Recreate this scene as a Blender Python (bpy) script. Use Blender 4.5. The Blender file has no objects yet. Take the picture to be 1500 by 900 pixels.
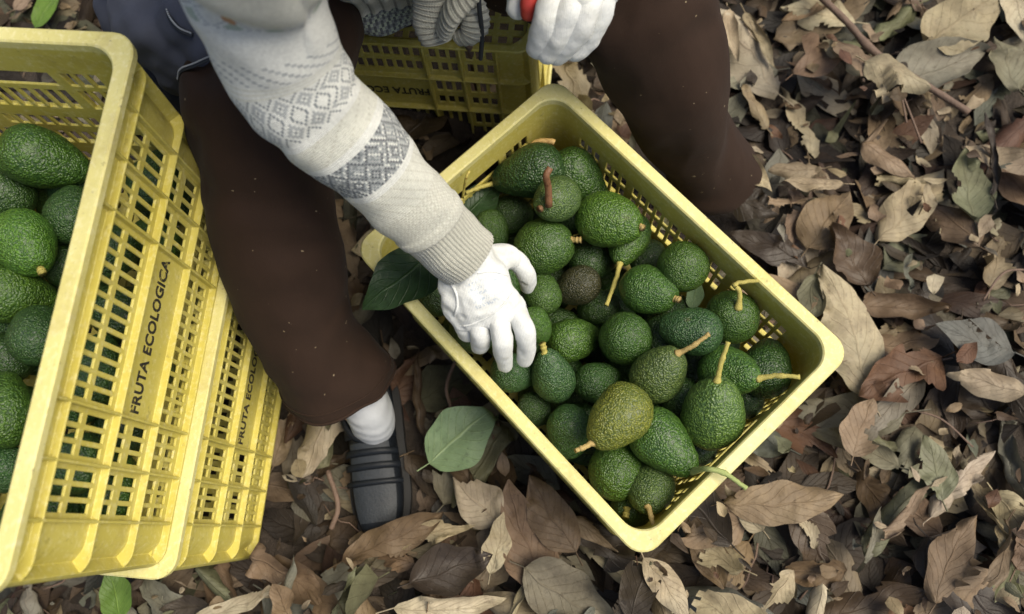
import bpy, bmesh, math, random
import numpy as np
from mathutils import Vector, Matrix, Euler

random.seed(7)
RNG = np.random.default_rng(11)
scene = bpy.context.scene
COL = scene.collection

# ------------------------------------------------------------------ camera
F_PX, PITCH, ROLL, CAM_H = 1180.5, .2796, -.1758, 1.2874
_c, _s = math.cos(PITCH), math.sin(PITCH)
FWD = np.array([0, _s, -_c]); _UP = np.array([0, _c, _s]); _RT = np.array([1., 0, 0])
R_AX = math.cos(ROLL) * _RT + math.sin(ROLL) * _UP
U_AX = -math.sin(ROLL) * _RT + math.cos(ROLL) * _UP
CAM = np.array([0, 0, CAM_H])

cam_d = bpy.data.cameras.new('camera')
cam_d.sensor_width = 36
cam_d.lens = F_PX / 1500 * 36
cam_d.clip_start = .02
cam_d.clip_end = 500
cam_d.dof.use_dof = True
cam_d.dof.focus_distance = .98
cam_d.dof.aperture_fstop = 4.0
cam = bpy.data.objects.new('camera', cam_d)
COL.objects.link(cam)
m3 = Matrix((R_AX, U_AX, -FWD)).transposed()
cam.matrix_world = Matrix.Translation(CAM) @ m3.to_4x4()
scene.camera = cam

# ------------------------------------------------------------------ light
SUN_AZ, SUN_EL = math.radians(-14), math.radians(62)     # azimuth from +x towards +y
world = bpy.data.worlds.new('World'); scene.world = world
world.use_nodes = True
wn = world.node_tree
sky = wn.nodes.new('ShaderNodeTexSky'); sky.sky_type = 'NISHITA'
sky.sun_disc = False
sky.sun_elevation = SUN_EL
sky.sun_rotation = math.pi / 2 - SUN_AZ
sky.air_density = 1.0; sky.dust_density = 4.0; sky.ozone_density = 1.0
bg = wn.nodes['Background']
wn.links.new(sky.outputs[0], bg.inputs[0])
bg.inputs[1].default_value = .05
sun_d = bpy.data.lights.new('sun', 'SUN')
sun_d.energy = 1.5; sun_d.angle = math.radians(38); sun_d.color = (1, .92, .76)
sun = bpy.data.objects.new('sun', sun_d); COL.objects.link(sun)
sun_dir = Vector((math.cos(SUN_EL) * math.cos(SUN_AZ), math.cos(SUN_EL) * math.sin(SUN_AZ), math.sin(SUN_EL)))
sun.rotation_euler = sun_dir.to_track_quat('Z', 'Y').to_euler()
sun.location = (2, 0, 3)
vs = scene.view_settings
vs.view_transform = 'Standard'; vs.look = 'None'; vs.gamma = 1; vs.use_curve_mapping = False
vs.exposure = 1.58
scene.cycles.max_bounces = 6
scene.cycles.diffuse_bounces = 3

# ------------------------------------------------------------------ helpers
def at(x, y, z):
    """photo pixel + height -> point"""
    d = FWD + R_AX * (x - 750) / F_PX + U_AX * (450 - y) / F_PX
    return CAM + d * ((z - CAM_H) / d[2])
def scale_at(p): return F_PX / float((np.asarray(p) - CAM) @ FWD)
def to_px(p):
    d = np.asarray(p) - CAM; z = d @ FWD
    return 750 + F_PX * (d @ R_AX) / z, 450 - F_PX * (d @ U_AX) / z
def P(*a): return np.array(at(*a))
def srgb(r, g, b):
    f = lambda c: (c / 255 / 12.92) if c / 255 <= .04045 else ((c / 255 + .055) / 1.055) ** 2.4
    return (f(r), f(g), f(b))

def mesh_data(name, verts, faces, smooth=True, uv=None, fcol=None, vcol=None):
    me = bpy.data.meshes.new(name)
    me.from_pydata([tuple(v) for v in verts], [], [tuple(f) for f in faces])
    me.update()
    if smooth: me.shade_smooth()
    nl = len(me.loops)
    if uv is not None:
        lay = me.uv_layers.new(name='UVMap')
        arr = np.asarray(uv, float)
        if len(arr) == len(me.vertices):
            vi = np.empty(nl, int); me.loops.foreach_get('vertex_index', vi); arr = arr[vi]
        lay.data.foreach_set('uv', arr.reshape(-1).astype(np.float32))
    if fcol is not None or vcol is not None:
        a = me.color_attributes.new('Col', 'FLOAT_COLOR', 'CORNER')
        if fcol is not None:
            tot = np.empty(len(me.polygons), int); me.polygons.foreach_get('loop_total', tot)
            c = np.repeat(np.asarray(fcol, float), tot, axis=0)
        else:
            vi = np.empty(nl, int); me.loops.foreach_get('vertex_index', vi); c = np.asarray(vcol, float)[vi]
        c = np.concatenate([c, np.ones((len(c), 1))], 1)
        a.data.foreach_set('color', c.reshape(-1).astype(np.float32))
    return me
def link(name, me, mat=None, parent=None):
    o = bpy.data.objects.new(name, me); COL.objects.link(o)
    if mat and me is not None and not me.materials: me.materials.append(mat)
    if parent: o.parent = parent
    return o
def tag(o, label=None, cat=None, group=None, kind=None):
    if label: o['label'] = label
    if cat: o['category'] = cat
    if group: o['group'] = group
    if kind: o['kind'] = kind
    return o
def empty(name, loc, rz=0, **k):
    o = bpy.data.objects.new(name, None); COL.objects.link(o)
    o.empty_display_size = .05
    o.location = loc; o.rotation_euler = (0, 0, rz)
    return tag(o, **k)
def spline(pts, n):
    """Catmull-Rom resample to n points (works on any row vectors)"""
    p = np.asarray(pts, float)
    p = np.vstack([2 * p[0] - p[1], p, 2 * p[-1] - p[-2]])
    m = len(p) - 3
    out = []
    for t in np.linspace(0, m - 1e-9, n):
        i = int(t); u = t - i
        a, b, c, d = p[i:i + 4]
        out.append(.5 * (2 * b + (c - a) * u + (2 * a - 5 * b + 4 * c - d) * u * u + (3 * b - a - 3 * c + d) * u ** 3))
    return np.array(out)
def tube(path, rad, ns=12, ref=(0, 0, 1), cap=True, squash=1.0):
    """swept tube; rad scalar or per point; squash = ratio of the radius along the 'up' side"""
    path = np.asarray(path, float); n = len(path)
    rad = np.broadcast_to(np.asarray(rad, float), (n,)); sq = np.broadcast_to(np.asarray(squash, float), (n,))
    T = np.gradient(path, axis=0); T /= np.linalg.norm(T, axis=1)[:, None] + 1e-12
    up = np.asarray(ref, float)
    if abs(T[0] @ up) > .95 * np.linalg.norm(up): up = np.array([.3, 1, .2])
    V, F, UV = [], [], []
    prev = up - T[0] * (T[0] @ up)
    for i in range(n):
        a = prev - T[i] * (T[i] @ prev); a /= np.linalg.norm(a) + 1e-12; prev = a
        b = np.cross(T[i], a)
        for j in range(ns):
            th = 2 * math.pi * j / ns
            V.append(path[i] + rad[i] * (sq[i] * math.cos(th) * a + math.sin(th) * b)); UV.append((j / ns, i / (n - 1)))
    for i in range(n - 1):
        for j in range(ns):
            k = (j + 1) % ns
            F.append((i * ns + j, i * ns + k, (i + 1) * ns + k, (i + 1) * ns + j))
    if cap:
        F.append(tuple(range(ns))[::-1]); F.append(tuple((n - 1) * ns + j for j in range(ns)))
    return V, F
def capsule(path, rad, ns=12, n=None, **k):
    """tube with rounded ends"""
    pts = np.column_stack([np.asarray(path, float), np.broadcast_to(np.asarray(rad, float), (len(path),))])
    q = spline(pts, n or max(10, 5 * len(pts)))
    p, r = q[:, :3], q[:, 3]
    d0 = p[0] - p[1]; d0 /= np.linalg.norm(d0); d1 = p[-1] - p[-2]; d1 /= np.linalg.norm(d1)
    ang = np.radians([78, 50, 25])
    a = np.array([p[0] + d0 * r[0] * math.sin(t) for t in ang]); ar = [r[0] * math.cos(t) for t in ang]
    b = np.array([p[-1] + d1 * r[-1] * math.sin(t) for t in ang[::-1]]); br = [r[-1] * math.cos(t) for t in ang[::-1]]
    return tube(np.vstack([a, p, b]), np.concatenate([ar, r, br]), ns, **k)
def join(parts):
    V, F = [], []
    for v, f in parts:
        o = len(V); V += list(v); F += [tuple(i + o for i in q) for q in f]
    return V, F
def ball(c, r, ns=16, nr=10):
    r = np.broadcast_to(np.asarray(r, float), (3,))
    V, F = [], []
    for i in range(nr + 1):
        th = math.pi * i / nr
        for j in range(ns):
            ph = 2 * math.pi * j / ns
            V.append(np.asarray(c) + r * np.array([math.sin(th) * math.cos(ph), math.sin(th) * math.sin(ph), math.cos(th)]))
    for i in range(nr):
        for j in range(ns):
            k = (j + 1) % ns
            F.append((i * ns + j, (i + 1) * ns + j, (i + 1) * ns + k, i * ns + k))
    return V, F
def evaluated(o):
    dg = bpy.context.evaluated_depsgraph_get(); dg.update()
    me = bpy.data.meshes.new_from_object(o.evaluated_get(dg))
    return me
def fuse(parts, voxel, smooth=6, factor=.5):
    """overlapping closed shapes -> one continuous skin"""
    V, F = join(parts)
    me = mesh_data('tmp', V, F)
    o = link('tmp', me)
    r = o.modifiers.new('r', 'REMESH'); r.mode = 'VOXEL'; r.voxel_size = voxel
    s = o.modifiers.new('s', 'SMOOTH'); s.iterations = smooth; s.factor = factor
    out = evaluated(o)
    bpy.data.objects.remove(o); bpy.data.meshes.remove(me)
    out.shade_smooth()
    return out
def vnoise(p, freq, seed=0):
    """cheap smooth pseudo-noise from sines, -1..1, vectorised"""
    r = np.random.default_rng(seed); out = np.zeros(len(p))
    for k in range(7):
        d = r.normal(size=3); d /= np.linalg.norm(d)
        out += np.sin((p @ d) * freq * r.uniform(.6, 1.6) * 6.283 + r.uniform(0, 6.28))
    return out / 3.2
def get_co(me):
    a = np.empty(len(me.vertices) * 3, np.float32); me.vertices.foreach_get('co', a); return a.reshape(-1, 3).astype(float)
def get_no(me):
    a = np.empty(len(me.vertices) * 3, np.float32); me.vertices.foreach_get('normal', a); return a.reshape(-1, 3).astype(float)
def set_co(me, co): me.vertices.foreach_set('co', co.astype(np.float32).reshape(-1)); me.update()

# ------------------------------------------------------------------ materials
class N:
    """thin wrapper for building node trees"""
    def __init__(s, name):
        s.m = bpy.data.materials.new(name); s.m.use_nodes = True
        s.t = s.m.node_tree; s.b = s.t.nodes['Principled BSDF']; s.out = s.t.nodes['Material Output']
    def n(s, typ, ins=None, **props):
        nd = s.t.nodes.new('ShaderNode' + typ)
        for k, v in props.items(): setattr(nd, k, v)
        for k, v in (ins or {}).items(): s.put(nd.inputs[k], v)
        return nd
    def put(s, sock, v):
        if isinstance(v, bpy.types.NodeSocket): s.t.links.new(v, sock)
        elif isinstance(v, bpy.types.Node): s.t.links.new(v.outputs[0], sock)
        else:
            if sock.type == 'RGBA' and len(v) == 3: v = (*v, 1)
            sock.default_value = v
    def math(s, op, a, b=0., clamp=False):
        return s.n('Math', {0: a, 1: b}, operation=op, use_clamp=clamp).outputs[0]
    def mix(s, f, a, b, blend='MIX'):
        nd = s.n('Mix', data_type='RGBA', blend_type=blend)
        s.put(nd.inputs[0], f); s.put(nd.inputs[6], a); s.put(nd.inputs[7], b)
        return nd.outputs[2]
    def ramp(s, f, lo, hi):
        return s.n('MapRange', {0: f, 1: lo, 2: hi, 3: 0., 4: 1.}).outputs[0]
    def noise(s, scale, detail=4., rough=.55, vec=None, dist=0.):
        nd = s.n('TexNoise', {'Scale': scale, 'Detail': detail, 'Roughness': rough, 'Distortion': dist})
        if vec is not None: s.put(nd.inputs['Vector'], vec)
        return nd
    def obj(s): return s.n('TexCoord').outputs['Object']
    def bump(s, h, strength=.5, dist=.001, normal=None):
        nd = s.n('Bump', {'Strength': strength, 'Distance': dist, 'Height': h})
        if normal is not None: s.put(nd.inputs['Normal'], normal)
        return nd.outputs[0]
    def set(s, **k):
        for a, v in k.items(): s.put(s.b.inputs[a.replace('_', ' ')], v)
        return s.m
    def translucent(s, f, color):
        tr = s.n('BsdfTranslucent', {'Color': color}); mx = s.n('MixShader', {0: f})
        s.t.links.new(s.b.outputs[0], mx.inputs[1]); s.t.links.new(tr.outputs[0], mx.inputs[2])
        s.t.links.new(mx.outputs[0], s.out.inputs[0])

def mat_plastic(name, wear, c0=(.53, .45, .075), c1=(.60, .525, .13)):
    q = N(name); co = q.obj()
    big = q.noise(9, 4, .6, co); fine = q.noise(160, 5, .65, co); spk = q.noise(110, 4, .65, co)
    base = q.mix(q.ramp(big.outputs[0], .3, .7), c0, c1)
    pale = q.mix(q.math('MULTIPLY', q.ramp(fine.outputs[0], .5, .72), .3 + wear * .5), base, (.78, .73, .42))
    dirt = q.ramp(spk.outputs[0], .62, .72)
    dirt2 = q.math('MULTIPLY', q.ramp(q.noise(14, 7, .75, co).outputs[0], .53, .75), .4)
    c = q.mix(q.math('MULTIPLY', dirt, .25 + .4 * wear), pale, (.16, .13, .05))
    c = q.mix(dirt2, c, (.30, .22, .06))
    mp = q.n('Mapping', {'Vector': co, 'Scale': (30, 300, 30)})
    scr = q.ramp(q.noise(3, 3, .6, mp.outputs[0]).outputs[0], .66, .72)
    c = q.mix(q.math('MULTIPLY', scr, .35 * wear + .1), c, (.22, .20, .10))
    q.set(Base_Color=c, Roughness=q.math('ADD', .36, q.math('MULTIPLY', fine.outputs[0], .25)),
          Normal=q.bump(q.noise(420, 3, .6, co).outputs[0], .25, .0006))
    q.translucent(.16, c)
    return q.m
M_CRATE = mat_plastic('yellow_plastic', .35)
M_RIM = mat_plastic('scuffed_yellow_plastic', 1.0, (.63, .57, .19), (.70, .65, .30))
def mat_simple(name, col, rough=.6, var=.25, scale=60, bump=.3, bd=.001, spec=.5):
    q = N(name); co = q.obj(); nz = q.noise(scale, 5, .6, co)
    dk = tuple(c * (1 - var) for c in col); lt = tuple(min(1, c * (1 + var)) for c in col)
    q.set(Base_Color=q.mix(nz.outputs[0], dk, lt), Roughness=rough, Normal=q.bump(q.noise(scale * 4, 4, .6, co).outputs[0], bump, bd))
    q.b.inputs['Specular IOR Level'].default_value = spec
    return q.m
def mat_ink():
    q = N('worn_black_ink'); co = q.obj()
    wear = q.ramp(q.noise(130, 5, .75, co).outputs[0], .56, .66)
    q.set(Base_Color=q.mix(q.math('MULTIPLY', wear, .8), (.02, .018, .014), (.50, .42, .09)), Roughness=.6)
    return q.m
M_INK = mat_ink()

def mat_avocado():
    q = N('avocado_skin')
    co = q.obj(); oi = q.n('ObjectInfo')
    tint = oi.outputs['Color']; rnd = oi.outputs['Random']
    off = q.n('VectorMath', {0: co, 1: q.n('CombineXYZ', {0: q.math('MULTIPLY', rnd, 7.), 1: q.math('MULTIPLY', rnd, 3.), 2: rnd}).outputs[0]}, operation='ADD').outputs[0]
    warp = q.noise(8, 2, .5, off)
    wv = q.n('VectorMath', {0: off, 1: q.n('VectorMath', {0: warp.outputs['Color'], 'Scale': .07}, operation='SCALE').outputs[0]}, operation='ADD').outputs[0]
    vo = q.n('TexVoronoi', {'Scale': 38., 'Vector': wv}, feature='SMOOTH_F1'); vo.inputs['Smoothness'].default_value = .5
    peb = q.math('SUBTRACT', 1., q.ramp(vo.outputs['Distance'], .1, .75))
    lump = q.noise(16, 4, .65, off)
    h = q.math('ADD', q.math('MULTIPLY', peb, .75), q.math('MULTIPLY', lump.outputs[0], .7))
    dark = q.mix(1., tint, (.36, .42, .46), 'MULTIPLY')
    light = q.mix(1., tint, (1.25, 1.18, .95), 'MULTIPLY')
    c = q.mix(q.ramp(h, .45, 1.1), dark, light)
    pat = q.noise(1.7, 3, .6, off)
    c = q.mix(q.math('MULTIPLY', q.ramp(pat.outputs[0], .5, .75), .45), c, q.mix(1., tint, (.45, .6, .6), 'MULTIPLY'))
    scar = q.math('MULTIPLY', q.ramp(q.noise(2.2, 5, .7, wv).outputs[0], .66, .76), .5)
    c = q.mix(scar, c, (.10, .075, .03))
    q.set(Base_Color=c, Roughness=q.math('ADD', .33, q.math('MULTIPLY', pat.outputs[0], .2)), Normal=q.bump(h, .9, .0018))
    q.b.inputs['Specular IOR Level'].default_value = .55
    q.b.inputs['Coat Weight'].default_value = .05
    return q.m
M_AVO = mat_avocado()
def mat_stem():
    q = N('stem'); co = q.obj(); oi = q.n('ObjectInfo')
    nz = q.noise(140, 4, .65, co)
    c = q.mix(q.ramp(nz.outputs[0], .5, .72), oi.outputs['Color'], q.mix(1., oi.outputs['Color'], (.4, .26, .22), 'MULTIPLY'))
    q.set(Base_Color=c, Roughness=.6, Normal=q.bump(q.noise(400, 4, .6, co).outputs[0], .6, .001))
    return q.m
M_STEM = mat_stem()

def mat_leaf(name, glossy, veincol, trans, mott=.75, VK=.13):
    q = N(name)
    att = q.n('VertexColor', layer_name='Col').outputs[0]
    uv = q.n('UVMap').outputs[0]; sp = q.n('SeparateXYZ', {0: uv})
    u, v = sp.outputs[0], sp.outputs[1]
    av = q.math('ABSOLUTE', q.math('SUBTRACT', v, .5))
    mid = q.math('SUBTRACT', 1., q.ramp(av, .008, .03))
    co = q.obj()
    wob = q.math('MULTIPLY', q.noise(25, 2, .5, co).outputs[0], .35)
    ph = q.math('ADD', q.math('SUBTRACT', q.math('MULTIPLY', u, 8.), q.math('MULTIPLY', av, 5.)), wob)
    fr = q.math('ABSOLUTE', q.math('SUBTRACT', q.math('FRACT', ph), .5))
    lat = q.math('MULTIPLY', q.math('SUBTRACT', 1., q.ramp(fr, .01, .07)), .6)
    vein = q.math('MAXIMUM', mid, lat)
    n1 = q.noise(18, 5, .65, co); n2 = q.noise(95, 5, .7, co)
    c = q.mix(q.ramp(n1.outputs[0], .35, .68), q.mix(mott, att, (.45, .40, .36), 'MULTIPLY'), q.mix(1., att, (1.18, 1.15, 1.1), 'MULTIPLY'))
    n3 = q.noise(7.5, 4, .6, co)
    c = q.mix(q.math('MULTIPLY', q.ramp(n3.outputs[0], .48, .68), .6 * mott), c, q.mix(1., att, (.42, .46, .50), 'MULTIPLY'))
    c = q.mix(q.math('MULTIPLY', q.ramp(n2.outputs[0], .56, .7), .55), c, q.mix(1., att, (.30, .26, .24), 'MULTIPLY'))
    c = q.mix(q.math('MULTIPLY', vein, VK), c, q.mix(1., att, veincol, 'MULTIPLY'))
    hgt = q.math('ADD', q.math('MULTIPLY', vein, .35), q.math('ADD', q.math('MULTIPLY', n2.outputs[0], .5), q.math('MULTIPLY', n1.outputs[0], .7)))
    q.set(Base_Color=c, Roughness=glossy, Normal=q.bump(hgt, .8, .003))
    q.b.inputs['Specular IOR Level'].default_value = .35
    q.translucent(trans, c)
    return q.m
M_LEAF = mat_leaf('dry_leaf', .62, (.55, .40, .32), .12)
M_WETLEAF = mat_leaf('damp_leaf', .52, (.6, .5, .45), .05)
M_GREEN = mat_leaf('green_leaf', .42, (2.2, 1.9, 1.7), .15, .35, .4)
def mat_soil():
    q = N('dark_soil'); co = q.obj()
    a = q.noise(14, 6, .7, co); b = q.noise(70, 6, .7, co)
    c = q.mix(q.ramp(a.outputs[0], .35, .7), (.018, .013, .009), (.055, .040, .028))
    c = q.mix(q.math('MULTIPLY', q.ramp(b.outputs[0], .58, .72), .6), c, (.11, .085, .062))
    q.set(Base_Color=c, Roughness=.85, Normal=q.bump(q.math('ADD', a.outputs[0], q.math('MULTIPLY', b.outputs[0], .6)), 1., .012))
    return q.m
M_SOIL = mat_soil()
M_TWIG = mat_simple('twig_bark', (.13, .085, .06), .75, .45, 90, .7, .002)

def mat_cloth(name, col, scale=900, var=.18, rough=.85, lint=0.):
    q = N(name); co = q.obj()
    w = q.noise(scale, 2, .5, co)
    nz = q.noise(22, 5, .6, co)
    c = q.mix(nz.outputs[0], tuple(x * (1 - var * 1.6) for x in col), tuple(x * (1 + var * 1.6) for x in col))
    c = q.mix(q.math('MULTIPLY', w.outputs[0], .3), c, tuple(x * 1.5 for x in col))
    if lint:
        sp = q.ramp(q.noise(130, 2, .4, co).outputs[0], .750, .770)
        c = q.mix(q.math('MULTIPLY', sp, lint), c, (.30, .24, .15))
    hh = q.math('ADD', q.math('MULTIPLY', w.outputs[0], .3), q.noise(60, 4, .6, co).outputs[0])
    q.set(Base_Color=c, Roughness=rough, Normal=q.bump(hh, .35, .0016))
    q.b.inputs['Sheen Weight'].default_value = .02
    q.b.inputs['Specular IOR Level'].default_value = .2
    return q.m
M_TROUSER = mat_cloth('brown_twill', (.022, .0118, .0074), lint=.6)
M_JACKET = mat_cloth('navy_cloth', (.050, .056, .078))
M_SOCK = mat_cloth('sock_knit', (.36, .375, .39), 1400)
M_GREYCLOTH = mat_cloth('pale_lining', (.42, .38, .38))
def mat_knit(name, ribs=False):
    q = N(name)
    att = q.n('VertexColor', layer_name='Col').outputs[0]
    uv = q.n('UVMap').outputs[0]; sp = q.n('SeparateXYZ', {0: uv}); u, v = sp.outputs[0], sp.outputs[1]   # u in stitches, v in rows
    fu = q.math('ABSOLUTE', q.math('SUBTRACT', q.math('FRACT', u), .5))
    row = q.math('FRACT', q.math('ADD', v, fu))
    hgt = q.math('MULTIPLY', q.math('SINE', q.math('MULTIPLY', row, 3.1416)), q.math('SINE', q.math('MULTIPLY', q.math('FRACT', q.math('MULTIPLY', u, 2.)), 3.1416)))
    co = q.obj(); fz = q.noise(500, 5, .7, co)
    c = q.mix(q.math('MULTIPLY', q.math('SUBTRACT', 1., hgt), .32), att, q.mix(1., att, (.45, .45, .45), 'MULTIPLY'))
    c = q.mix(q.math('MULTIPLY', fz.outputs[0], .35), c, q.mix(1., att, (.7, .68, .66), 'MULTIPLY'))
    q.set(Base_Color=c, Roughness=.92, Normal=q.bump(q.math('ADD', hgt, q.math('MULTIPLY', fz.outputs[0], .5)), .7, .0018))
    q.b.inputs['Sheen Weight'].default_value = .25
    q.b.inputs['Specular IOR Level'].default_value = .15
    return q.m
M_KNIT = mat_knit('fair_isle_knit')
M_SKIN = mat_simple('skin', (.30, .16, .10), .5, .1, 40, .15)
M_HAIR = mat_simple('dark_hair', (.012, .009, .007), .5, .4, 200, .8, .003)
M_RED = mat_simple('red_grip', (.36, .035, .025), .45, .25, 60, .2)
M_STEEL = mat_simple('dull_steel', (.22, .22, .22), .4, .3, 80, .2)
M_SHOE = mat_simple('black_shoe_leather', (.007, .009, .012), .5, .35, 70, .5, .0008)
M_SHOE.node_tree.nodes['Principled BSDF'].inputs['Specular IOR Level'].default_value = .22
M_VAMP = mat_simple('grey_blue_vamp', (.011, .015, .020), .6, .35, 70, .6, .001)
M_SOLE = mat_simple('shoe_sole', (.012, .012, .012), .7, .3, 90)
M_CORD = mat_simple('dark_cord', (.012, .016, .024), .7, .3, 200)
M_ZIP = mat_simple('zip_teeth', (.30, .32, .34), .4, .3, 200)

# ------------------------------------------------------------------ crates
CL, CW, CH = .52, .355, .30      # outer rim size and height
FL = .0165                        # flange / rib depth
def grid_mesh(S, Z, T, solid, fmap, closed_ends=(False, False)):
    """brick lattice with empty cells -> outer faces only.  closed_ends: s-neighbours beyond the ends count as solid"""
    ns, nz, nt = len(S) - 1, len(Z) - 1, len(T) - 1
    V, F, idx = [], [], {}
    def vid(i, j, k):
        key = (i, j, k)
        if key not in idx:
            idx[key] = len(V); V.append(fmap(i, j, k))
        return idx[key]
    def full(i, j, k):
        if i < 0: return closed_ends[0] and full(0, j, k)
        if i >= ns: return closed_ends[1] and full(ns - 1, j, k)
        if not (0 <= j < nz and 0 <= k < nt): return False
        return solid[i][j][k]
    for i in range(ns):
        for j in range(nz):
            for k in range(nt):
                if not solid[i][j][k]: continue
                a, b = i, i + 1; c, d = j, j + 1; e, f = k, k + 1
                if not full(i - 1, j, k): F.append((vid(a, c, e), vid(a, c, f), vid(a, d, f), vid(a, d, e)))
                if not full(i + 1, j, k): F.append((vid(b, c, e), vid(b, d, e), vid(b, d, f), vid(b, c, f)))
                if not full(i, j - 1, k): F.append((vid(a, c, e), vid(b, c, e), vid(b, c, f), vid(a, c, f)))
                if not full(i, j + 1, k): F.append((vid(a, d, e), vid(a, d, f), vid(b, d, f), vid(b, d, e)))
                if not full(i, j, k - 1): F.append((vid(a, c, e), vid(a, d, e), vid(b, d, e), vid(b, c, e)))
                if not full(i, j, k + 1): F.append((vid(a, c, f), vid(b, c, f), vid(b, d, f), vid(a, d, f)))
    return V, F
RIBS_Z = [.258, .166, .082]
T_BR = [0, .0032, .011, FL]
BANDS = {'u1': (.223, .246), 'u2': (.177, .213), 'm1': (.136, .155), 'm2': (.094, .121), 'l1': (.048, .069), 'l2': (.016, .037)}
def z_breaks():
    z = {0, .005, .288, .2935, CH}
    for r in RIBS_Z: z |= {r - .0016, r + .0016}
    for a, b in BANDS.values(): z |= {a, b}
    return sorted(z)
ZB = z_breaks()
PITCH_H, HOLE, GAP = .0146, .0094, .0085
CORN = .052     # where the corner pieces start, measured from the outer rim corner
def columns(groups):
    """hole intervals, rib positions centred on 0"""
    tot = sum(groups) * PITCH_H + GAP * (len(groups) - 1)
    x = -tot / 2; holes, ribs = [], [x - .004]
    for gi, g in enumerate(groups):
        for k in range(g):
            holes.append((x + (PITCH_H - HOLE) / 2, x + (PITCH_H + HOLE) / 2, gi)); x += PITCH_H
        ribs.append(x + (GAP / 2 if gi < len(groups) - 1 else .004)); x += GAP
    return holes, ribs
def taper(z): return .007 * (1 - z / CH)
def side_mesh(length, half_other, groups, handle):
    """one straight wall, local x along it, outer rim face at y = -half_other"""
    holes, ribs = columns(groups)
    he = length / 2 - CORN
    br = {-he, he}
    for a, b, g in holes: br |= {round(a, 5), round(b, 5)}
    for r in ribs: br |= {round(r - .0015, 5), round(r + .0015, 5)}
    S = sorted(br); ns, nz = len(S) - 1, len(ZB) - 1
    mid_g = len(groups) // 2
    solid = []
    for i in range(ns):
        sm = (S[i] + S[i + 1]) / 2
        hg = [g for a, b, g in holes if a < sm < b]
        rib = any(abs(sm - r) < .002 for r in ribs)
        col = []
        for j in range(nz):
            zm = (ZB[j] + ZB[j + 1]) / 2
            band = [k for k, (a, b) in BANDS.items() if a < zm < b]
            hole = bool(hg and band)
            if hg and band and hg[0] == mid_g and not handle and band[0] in ('m1', 'm2'): hole = False
            if handle and abs(sm) < .058 and band and band[0] == 'u1': hole = True
            if handle and hg and hg[0] == mid_g and band and band[0] == 'u2': hole = hole and True
            hrib = any(abs(zm - r) < .0018 for r in RIBS_Z) or zm < .005
            rim = zm > .2935; lip = zm > .288
            t0 = not hole
            t1 = (rib or hrib or rim)
            t2 = t1 or lip
            if not (rim or lip): t2 = False
            col.append((t0, t1 and (t0 or True), t2))
        solid.append(col)
    depth = [FL, FL - .0032, .0055, 0.]
    def fmap(i, j, k):
        z = ZB[j]; y = -half_other + depth[k] + taper(z)
        if k == 3 and z < .288: y += .0025
        return (S[i], y, z)
    return grid_mesh(S, ZB, T_BR, solid, fmap, (True, True))
def corner_curve(off, rad, n, start):
    """plan curve through the +x -y corner from the long wall to the end wall; off = inset from outer rim corner"""
    L1 = start - off - rad; arc = rad * math.pi / 2; tot = 2 * L1 + arc
    pts = []
    for w in np.linspace(0, tot, n):
        if w < L1: p = (-start + w, off)
        elif w < L1 + arc:
            a = (w - L1) / rad; p = (-off - rad + rad * math.sin(a), off + rad - rad * math.cos(a))
        else: p = (-off, off + rad + (w - L1 - arc))
        pts.append(p)
    return pts
def corner_mesh():
    n = 15; nz = len(ZB) - 1
    S = list(range(n)); solid = []
    for i in range(n - 1):
        col = []
        for j in range(nz):
            zm = (ZB[j] + ZB[j + 1]) / 2
            hrib = any(abs(zm - r) < .0018 for r in RIBS_Z) or zm < .005
            rim = zm > .2935; lip = zm > .288
            vr = i >= 7
            col.append((True, hrib or rim or vr, rim or lip))
        solid.append(col)
    curves = [corner_curve(FL, .030, n, CORN), corner_curve(FL - .0032, .031, n, CORN), corner_curve(.0055, .024, n, CORN), corner_curve(0, .026, n, CORN)]
    def fmap(i, j, k):
        z = ZB[j]; x, y = curves[k][i]
        t = taper(z) + (.0025 if (k == 3 and z < .288) else 0)
        # inset both ways
        fx = 1 if i > n // 2 - 3 else i / (n // 2 - 2); fy = 1 if i < n // 2 + 3 else (n - 1 - i) / (n // 2 - 2)
        return (CL / 2 + x - t * min(1, max(0, fx)), -CW / 2 + y + t * min(1, max(0, fy)), z)
    return grid_mesh(S, ZB, T_BR, solid, fmap, (True, True))
def floor_mesh():
    xs, ys = [-.235], [-.152]
    for k in range(22): xs += [-.231 + k * .021, -.231 + k * .021 + .013]
    xs.append(.235)
    for k in range(14): ys += [-.148 + k * .0213, -.148 + k * .0213 + .013]
    ys.append(.152)
    xs = sorted(xs); ys = sorted(ys)
    hx = [(i % 2 == 1) for i in range(len(xs) - 1)]; hy = [(i % 2 == 1) for i in range(len(ys) - 1)]
    solid = [[[not (hx[i] and hy[j])] for j in range(len(ys) - 1)] for i in range(len(xs) - 1)]
    zz = [.006, .010]
    return grid_mesh(xs, ys, [0, 1], solid, lambda i, j, k: (xs[i], ys[j], zz[k]))
def bevelled(V, F, w=.0008):
    me = mesh_data('tmp', V, F, smooth=False); o = link('tmp', me)
    b = o.modifiers.new('b', 'BEVEL'); b.width = w; b.segments = 1; b.limit_method = 'ANGLE'; b.angle_limit = math.radians(50)
    out = evaluated(o); bpy.data.objects.remove(o); bpy.data.meshes.remove(me)
    return out
def rot2(V, ang):
    c, s = math.cos(ang), math.sin(ang)
    return [(c * x - s * y, s * x + c * y, z) for x, y, z in V]
def split_rim(V, F):
    """faces of the top flange become the rim"""
    V = np.asarray(V); rim, rest = [], []
    for f in F: (rim if min(V[i][2] for i in f) > .287 else rest).append(f)
    def pack(fs):
        ids = sorted({i for f in fs for i in f}); mp = {i: n for n, i in enumerate(ids)}
        return [tuple(V[i]) for i in ids], [tuple(mp[i] for i in f) for f in fs]
    return pack(rim), pack(rest)
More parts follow.
